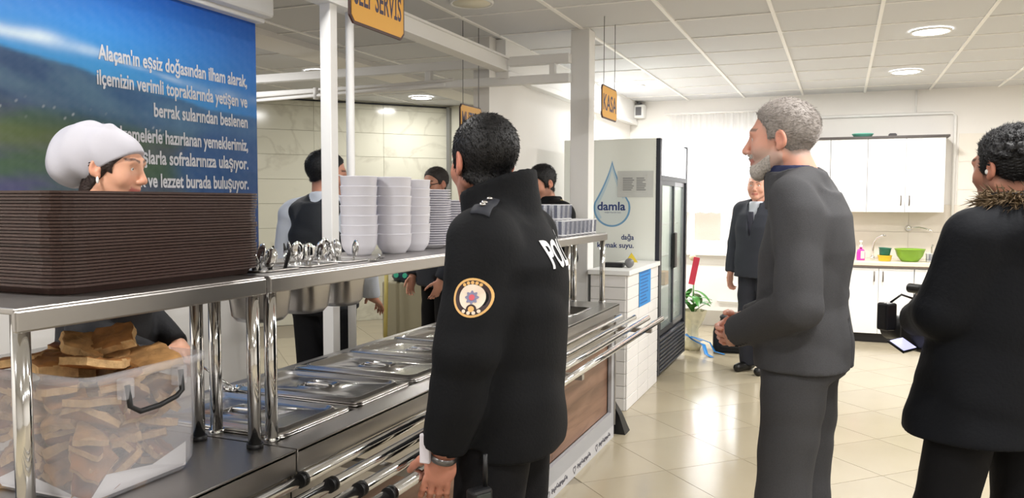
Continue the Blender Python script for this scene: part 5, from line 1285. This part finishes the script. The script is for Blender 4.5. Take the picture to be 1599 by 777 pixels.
for i in range(2600):
    a=r.uniform(-1.95,1.5)+PI*1.5; rad=.112+r.normal()*.012; c=np.array((math.cos(a)*rad*1.05,-.075+math.sin(a)*rad*.95,1.47*k+r.normal()*.013+.02*abs(math.cos(a))))
    o_=np.array((math.cos(a),math.sin(a),0.15))+r.normal(size=3)*.5; o_[2]-=.35*r.random(); o_/=np.linalg.norm(o_); L=r.uniform(.03,.058); s_=np.cross(o_,r.normal(size=3)); s_/=np.linalg.norm(s_); t_=np.cross(o_,s_); b=len(V); w=.0032
    V+=[c+s_*w,c-s_*w*.5+t_*w*.87,c-s_*w*.5-t_*w*.87,c+o_*L+np.array((0,0,-.006))]; F+=[(b,b+1,b+3),(b+1,b+2,b+3),(b+2,b,b+3)]
me=mesh_from(V,F,'fur_trim'); me.materials.append(FUR); o=bpy.data.objects.new('fur_trim',me); link(o,pk); tag(o,kind='stuff')
MB().sph((0,0,0),.005,(1,1,1.6),n=8).build('earphone',WHITEP,Cc.o,Vector(Cc.hd.p(-.084,.004,-.014)))
# video camera in his hands
vc=thing('video_camera','black handheld video camera with tilted lit screen held before the parka','camera',tuple(Vector((.47,2.96,0))+Matrix.Rotation(math.radians(42),3,'Z')@Vector((.03,.27,.93))),math.radians(42))
MB().box(-.06,.05,-.09,.10,.02,.14,bev=.015).build('body',BLACKP,vc); MB().cyl((0,.10,.085),(0,.20,.085),.042,.048,24).build('lens_barrel',BLACKP,vc)
MB().tube([(0,-.07,.14),(0,-.06,.20),(0,.08,.21),(0,.10,.14)],.013).build('top_handle',BLACKP,vc); MB().cyl((.03,-.02,.235),(.03,.14,.235),.018).build('microphone',BLACKP,vc)
sc_=MB().box(-.055,.055,-.004,.004,-.035,.035,bev=.003).build('screen_frame',BLACKP,vc,(-.12,.02,.05),(-1.05,0,.35)); MB().box(-.048,.048,-.0055,-.004,-.028,.028).build('screen',mat('lcd_lit',(190,190,235),.3,emit=1.2),sc_)
MB().box(-.10,-.05,.05,.10,.09,.19,bev=.008).build('battery_light',BLACKP,vc,(-.035,.03,0)); MB().tube([(-.10,.1,.19),(-.07,.08,.22),(-.02,.05,.20)],.004).build('cable',BLACKP,vc)
MB().tube([(-.05,-.02,.02),(-.075,-.03,-.06),(-.06,-.02,-.11),(.0,-.02,-.12)],.014).build('hand_strap',BLACKP,vc)
# ---- the cook
Dd=Person('smiling cook in a white cap and black clothes behind the tray stack',(-2.262,1.945),math.radians(-68),1.752,(218,164,136),(-2,8,0),seed=14,h=.004,female=True,smile=1.0)
k=Dd.k; LD=[(-.165,-.01,1.35),(-.20,.04,1.08),(-.10,.20,.98)]; RD=[(.165,-.01,1.35),(.20,.04,1.08),(.10,.20,.98)]; lgD=legs(k,.085)
Dd.body([LD,RD],[(((.7,.6,-.2),(0,-.4,-1),-1),dict(curl=.4)),(((-.7,.6,-.2),(0,-.4,-1),1),dict(curl=.4))],lgD,lips=(170,84,84),brow=(54,38,34),cheek=.35)
def cook_hair(x,y,z):
    t=np.clip((y+.05)/.13,0,1); line=-.11+(.17)*t**1.0; line=np.where((np.abs(x)>.055)&(y>-.03)&(y<.04),np.minimum(line,-.008-.3*np.clip(y-.0,0,.1)),line); return np.maximum(line-z,z-.045)
Dd.hair(mat('hair_brown',(44,32,28),.5,bump=.5,bscale=160),cook_hair,.010,hnoise(.0018,300))
def cap():
    hd=Dd.hd; F=Field(*[axis(hd.c[i]-e0,hd.c[i]+e1,.0045) for i,(e0,e1) in enumerate(((.14,.14),(.26,.15),(.16,.18)))])
    p=hd.p; R=hd.R
    F.ell(p(0,-.012,.033),(.088,.113,.092),R,.01); F.ell(p(0,-.075,.050),(.090,.105,.085),R,.04); F.ell(p(0,-.135,-.005),(.080,.070,.085),R,.05); F.cone(p(.02,-.07,.118),p(.02,-.01,.126),.016,.012,.02)
    def f(A,X,Y,Z):
        x,y,z=hd.loc(X,Y,Z); A=A+.004*np.sin(34*x+22*y*np.sign(x)+40*z*.5+2*np.sin(20*y))*np.clip((.06-y)/.06,0,1)+.002*np.sin(70*y+50*x+30*z)*np.clip((.04-y)/.06,0,1)
        band=np.maximum(.060+.78*(y-.09),-.095)-z; return np.maximum(A,band)
    F.fn(f); return Dd.add('cook_cap',F.mesh('cook_cap')[0],mat('cap_white',(188,186,194),.7,bump=.1,bscale=60))
cap()
MB().sph((0,0,0),.008,(.6,.6,1.5),10).build('earring',mat('pearl',(240,236,230),.2),Dd.o,Vector(Dd.hd.p(.083,.004,-.045))); MB().sph((0,0,0),.008,(.6,.6,1.5),10).build('earring',MATS['pearl'],Dd.o,Vector(Dd.hd.p(-.083,.004,-.045)))
coat(Dd,'black_tunic',mat('tunic_black',(26,26,30),.75,bump=.2,bscale=100),[(.70,0,0,.20,.15),(.95,0,0,.185,.14),(1.08,0,0,.165,.125),(1.25,0,.005,.185,.15),(1.36,0,-.01,.165,.115),(1.42,0,-.01,.09,.08)],[LD,RD],(.06,.053,.042),(.145,1.375,.058),[(1.38,0,.10,.09),(1.455,.0,.072,.074)],h=.013,bounds=(.32,.28,.66,1.60))
Dd.trousers(DKT,lgD,seat=(.165,.12)); Dd.shoes(SHOE,lgD)
# ---- man in the black waistcoat behind the counter
E_=Person('man in black waistcoat and white shirt behind the serving counter',(-2.585,3.625),math.radians(-2),1.79,(198,142,118),(-52,12,0),seed=17,h=.006,hb=.014)
k=E_.k; LE=[(-.205,-.01,1.40),(-.275,.0,1.12),(-.18,.16,.94)]; RE=[(.19,-.01,1.40),(.25,.02,1.12),(.17,.20,.95)]; lgE=legs(k,.09)
E_.body([LE,RE],[(((.1,.9,-.5),(.5,-.3,-1),-1),),(((-.1,.9,-.5),(-.5,-.3,-1),1),)],lgE,fine_hands=False,stub=((110,90,82),.4),brow=(30,24,22),fade=(grey_hair,(50,40,36),.018,.8))
E_.hair(HB,grey_hair,.0065,hnoise(.0003,300),strands=4000,L=.013,out=.45)
shirt=coat(E_,'white_shirt',SHIRTW,[(.93,0,0,.17,.125),(1.1,0,0,.165,.125),(1.25,0,-.005,.185,.135),(1.36,0,-.012,.17,.115),(1.43,0,-.01,.09,.085)],[LE,RE],(.074,.064,.048),(.175,1.395,.068),[(1.39,0,.11,.10),(1.47,.005,.072,.078),(1.505,.008,.066,.072)],h=.013,fold=.004,bounds=(.36,.28,.86,1.62))
E_.garment('waistcoat',mat('waistcoat_black',(30,33,38),.7,bump=.15,bscale=120),lambda F:(F.stack([(.88*k,0,0,.19,.145),(1.1*k,0,0,.182,.142),(1.28*k,0,-.005,.19,.152),(1.40*k,0,-.012,.135,.12),(1.45*k,0,-.012,.11,.10)],.02,n=2.4),F.cone((-.06,-.015,1.44*k),(-.145,-.01,1.39*k),.06,.075,.04),F.cone((.06,-.015,1.44*k),(.145,-.01,1.39*k),.06,.075,.04)),.012,.003,(.26,.22,.84,1.54),post=lambda F:(F.half((0,0,-1),(0,0,.885*k)),ringcut(E_,.03,1.40,.075,.10,1.6)(F)))
E_.trousers(DKT,lgE); E_.shoes(SHOE,lgE)
GLF=mat('white_temple',(230,226,224),.4); 
for s in (-1,1): MB().tube([Vector(E_.hd.p(s*.078,-.01,.012)),Vector(E_.hd.p(s*.072,.09,.004))],.0035).build('spectacle_temple',GLF,E_.o)
MB().tube([Vector(E_.hd.p(-.055,.106,.004)),Vector(E_.hd.p(0,.112,.010)),Vector(E_.hd.p(.055,.106,.004))],.003).build('spectacle_bridge',GLF,E_.o)
# ---- man with dark glasses further back
G_=Person('man with dark rimmed glasses standing in the kitchen beyond the plates',(-2.86,5.50),math.radians(150),1.777,(206,150,126),(12,10,0),seed=19,h=.0075,hb=.016)
k=G_.k; LG=[(-.19,-.01,1.40),(-.25,.0,1.12),(-.20,.12,.90)]; RG=[(.19,-.01,1.40),(.25,.02,1.12),(.20,.12,.90)]; lgG=legs(k,.09)
G_.body([LG,RG],[(((.1,.3,-1),(1,0,0),-1),),(((-.1,.3,-1),(-1,0,0),1),)],lgG,fine_hands=False,stub=((120,100,92),.3),brow=(50,40,36))
G_.hair(HGD,grey_hair,.0065,hnoise(.0004,320),strands=2500,L=.016,out=.4,flow=(0,-1,0))
for s in (-1,1):
    MB().tube([Vector(G_.hd.p(s*.031+.021*math.cos(a),.106-.12*abs(s*.031+.021*math.cos(a))**1.5,.004+.016*math.sin(a))) for a in np.linspace(0,2*PI,13)[:-1]],.003,n=5,closed=True).build('spectacle_rim',BLACKP,G_.o); MB().tube([Vector(G_.hd.p(s*.052,.098,.008)),Vector(G_.hd.p(s*.078,-.005,.010))],.003,n=5).build('spectacle_temple',BLACKP,G_.o)
coat(G_,'dark_jacket',NAVYS if False else mat('dark_jacket',(36,40,50),.75,bump=.2,bscale=100),[(.82,0,0,.21,.15),(1.05,0,0,.20,.145),(1.25,0,-.005,.21,.15),(1.36,0,-.012,.19,.13),(1.43,0,-.01,.10,.09)],[LG,RG],(.075,.066,.052),(.17,1.39,.07),[(1.38,0,.12,.11),(1.46,.005,.085,.088)],h=.014,bounds=(.36,.28,.76,1.60)); G_.trousers(DKT,lgG); G_.shoes(SHOE,lgG)
# ---- second officer, head bent
H_=Person('dark-haired man in black uniform looking down beside the white pillar',(-1.90,5.30),math.radians(138),1.782,(208,150,124),(14,17,0),(0,.02,-.01),seed=23,h=.006,hb=.015)
k=H_.k; LH=[(-.20,-.01,1.385),(-.26,.0,1.10),(-.20,.10,.86)]; RH=[(.20,-.01,1.385),(.26,.02,1.10),(.20,.16,.90)]; lgH=legs(k,.09)
H_.body([LH,RH],[(((.1,.3,-1),(1,0,0),-1),),(((-.1,.3,-1),(-1,0,0),1),)],lgH,fine_hands=False,stub=((110,90,82),.4),brow=(28,24,22),fade=(pol_hair,(46,38,34),.014,.8))
H_.hair(HB,pol_hair,.008,hnoise(.0004,340),strands=3500,L=.018,out=.5,flow=(0,1,0))
hj=coat(H_,'uniform_jacket',BLKJ,[(.80,0,0,.225,.165),(1.0,0,0,.222,.16),(1.2,0,-.005,.225,.16),(1.32,0,-.01,.21,.15),(1.42,0,-.01,.12,.11)],[LH,RH],(.083,.075,.058),(.175,1.385,.08),[(1.38,-.005,.13,.12),(1.46,.0,.098,.10),(1.50,.0,.09,.094)],h=.012,bounds=(.38,.30,.74,1.60)); H_.trousers(DKT,lgH); H_.shoes(SHOE,lgH)
MB().sph((0,0,0),.012,(1.6,.8,.5),8).build('shoulder_pip',mat('pip_gold',(190,180,120),.4,.6),hj,(-.17,-.01,1.472*k)); MB().sph((0,0,0),.012,(1.6,.8,.5),8).build('shoulder_pip',MATS['pip_gold'],hj,(.17,-.01,1.472*k))
# ---- balding man in dark suit near the window
J_=Person('balding man in dark suit and tie standing before the window',(-.66,7.24),math.radians(150),1.782,(206,154,132),(22,0,0),seed=29,h=.006,hb=.015,face=1.04,smile=.3)
k=J_.k; LJ=[(-.19,-.01,1.40),(-.25,-.01,1.12),(-.25,.05,.86)]; RJ=[(.19,-.01,1.40),(.25,-.01,1.12),(.25,.05,.86)]; lgJ=legs(k,.09)
J_.body([LJ,RJ],[(((.05,.15,-1),(1,0,0),-1),dict(curl=.45)),(((-.05,.15,-1),(-1,0,0),1),dict(curl=.45))],lgJ,brow=(80,64,56))
def bald(x,y,z): return np.maximum(np.maximum(-.06-z,z-.055+.2*np.clip(y+.05,0,.2)),y-.02)
J_.hair(HG,bald,.004,hnoise(.001,320))
def jl(F):
    ringcut(J_,.03,1.43,.066,.075,1.6)(F)
    sl,X,Y,Z=F.sub((-.09,.04,1.08),(.09,.22,1.5)); F.F[sl]=np.maximum(F.F[sl],np.where((Y>.05)&(Z>1.15*k),(.055*(Z-1.15*k)/.30-np.abs(X)),-1))
jj=coat(J_,'suit_jacket',NAVYS,[(.82,0,0,.21,.15),(1.0,0,0,.205,.148),(1.1,0,0,.195,.145),(1.25,0,-.005,.21,.15),(1.36,0,-.012,.19,.13),(1.43,0,-.01,.10,.09)],[LJ,RJ],(.075,.066,.052),(.17,1.395,.07),[(1.38,0,.12,.11),(1.46,.01,.09,.094)],h=.011,bounds=(.38,.28,.78,1.60),post=jl)
J_.garment('white_shirt',SHIRTW,lambda F:(F.stack([(1.1*k,0,.0,.13,.118),(1.3*k,0,.0,.14,.118),(1.40*k,0,.0,.09,.09),(1.47*k,0,.018,.066,.07)],.02)),.011,0,(.2,.18,1.05,1.55)); MB().box(-.024,.024,.112,.124,1.14,1.40,bev=.004).build('tie',mat('tie_dark',(60,60,74),.6),J_.o)
J_.trousers(mat('navy_trousers',(46,48,57),.8),lgJ); J_.shoes(SHOE,lgJ)
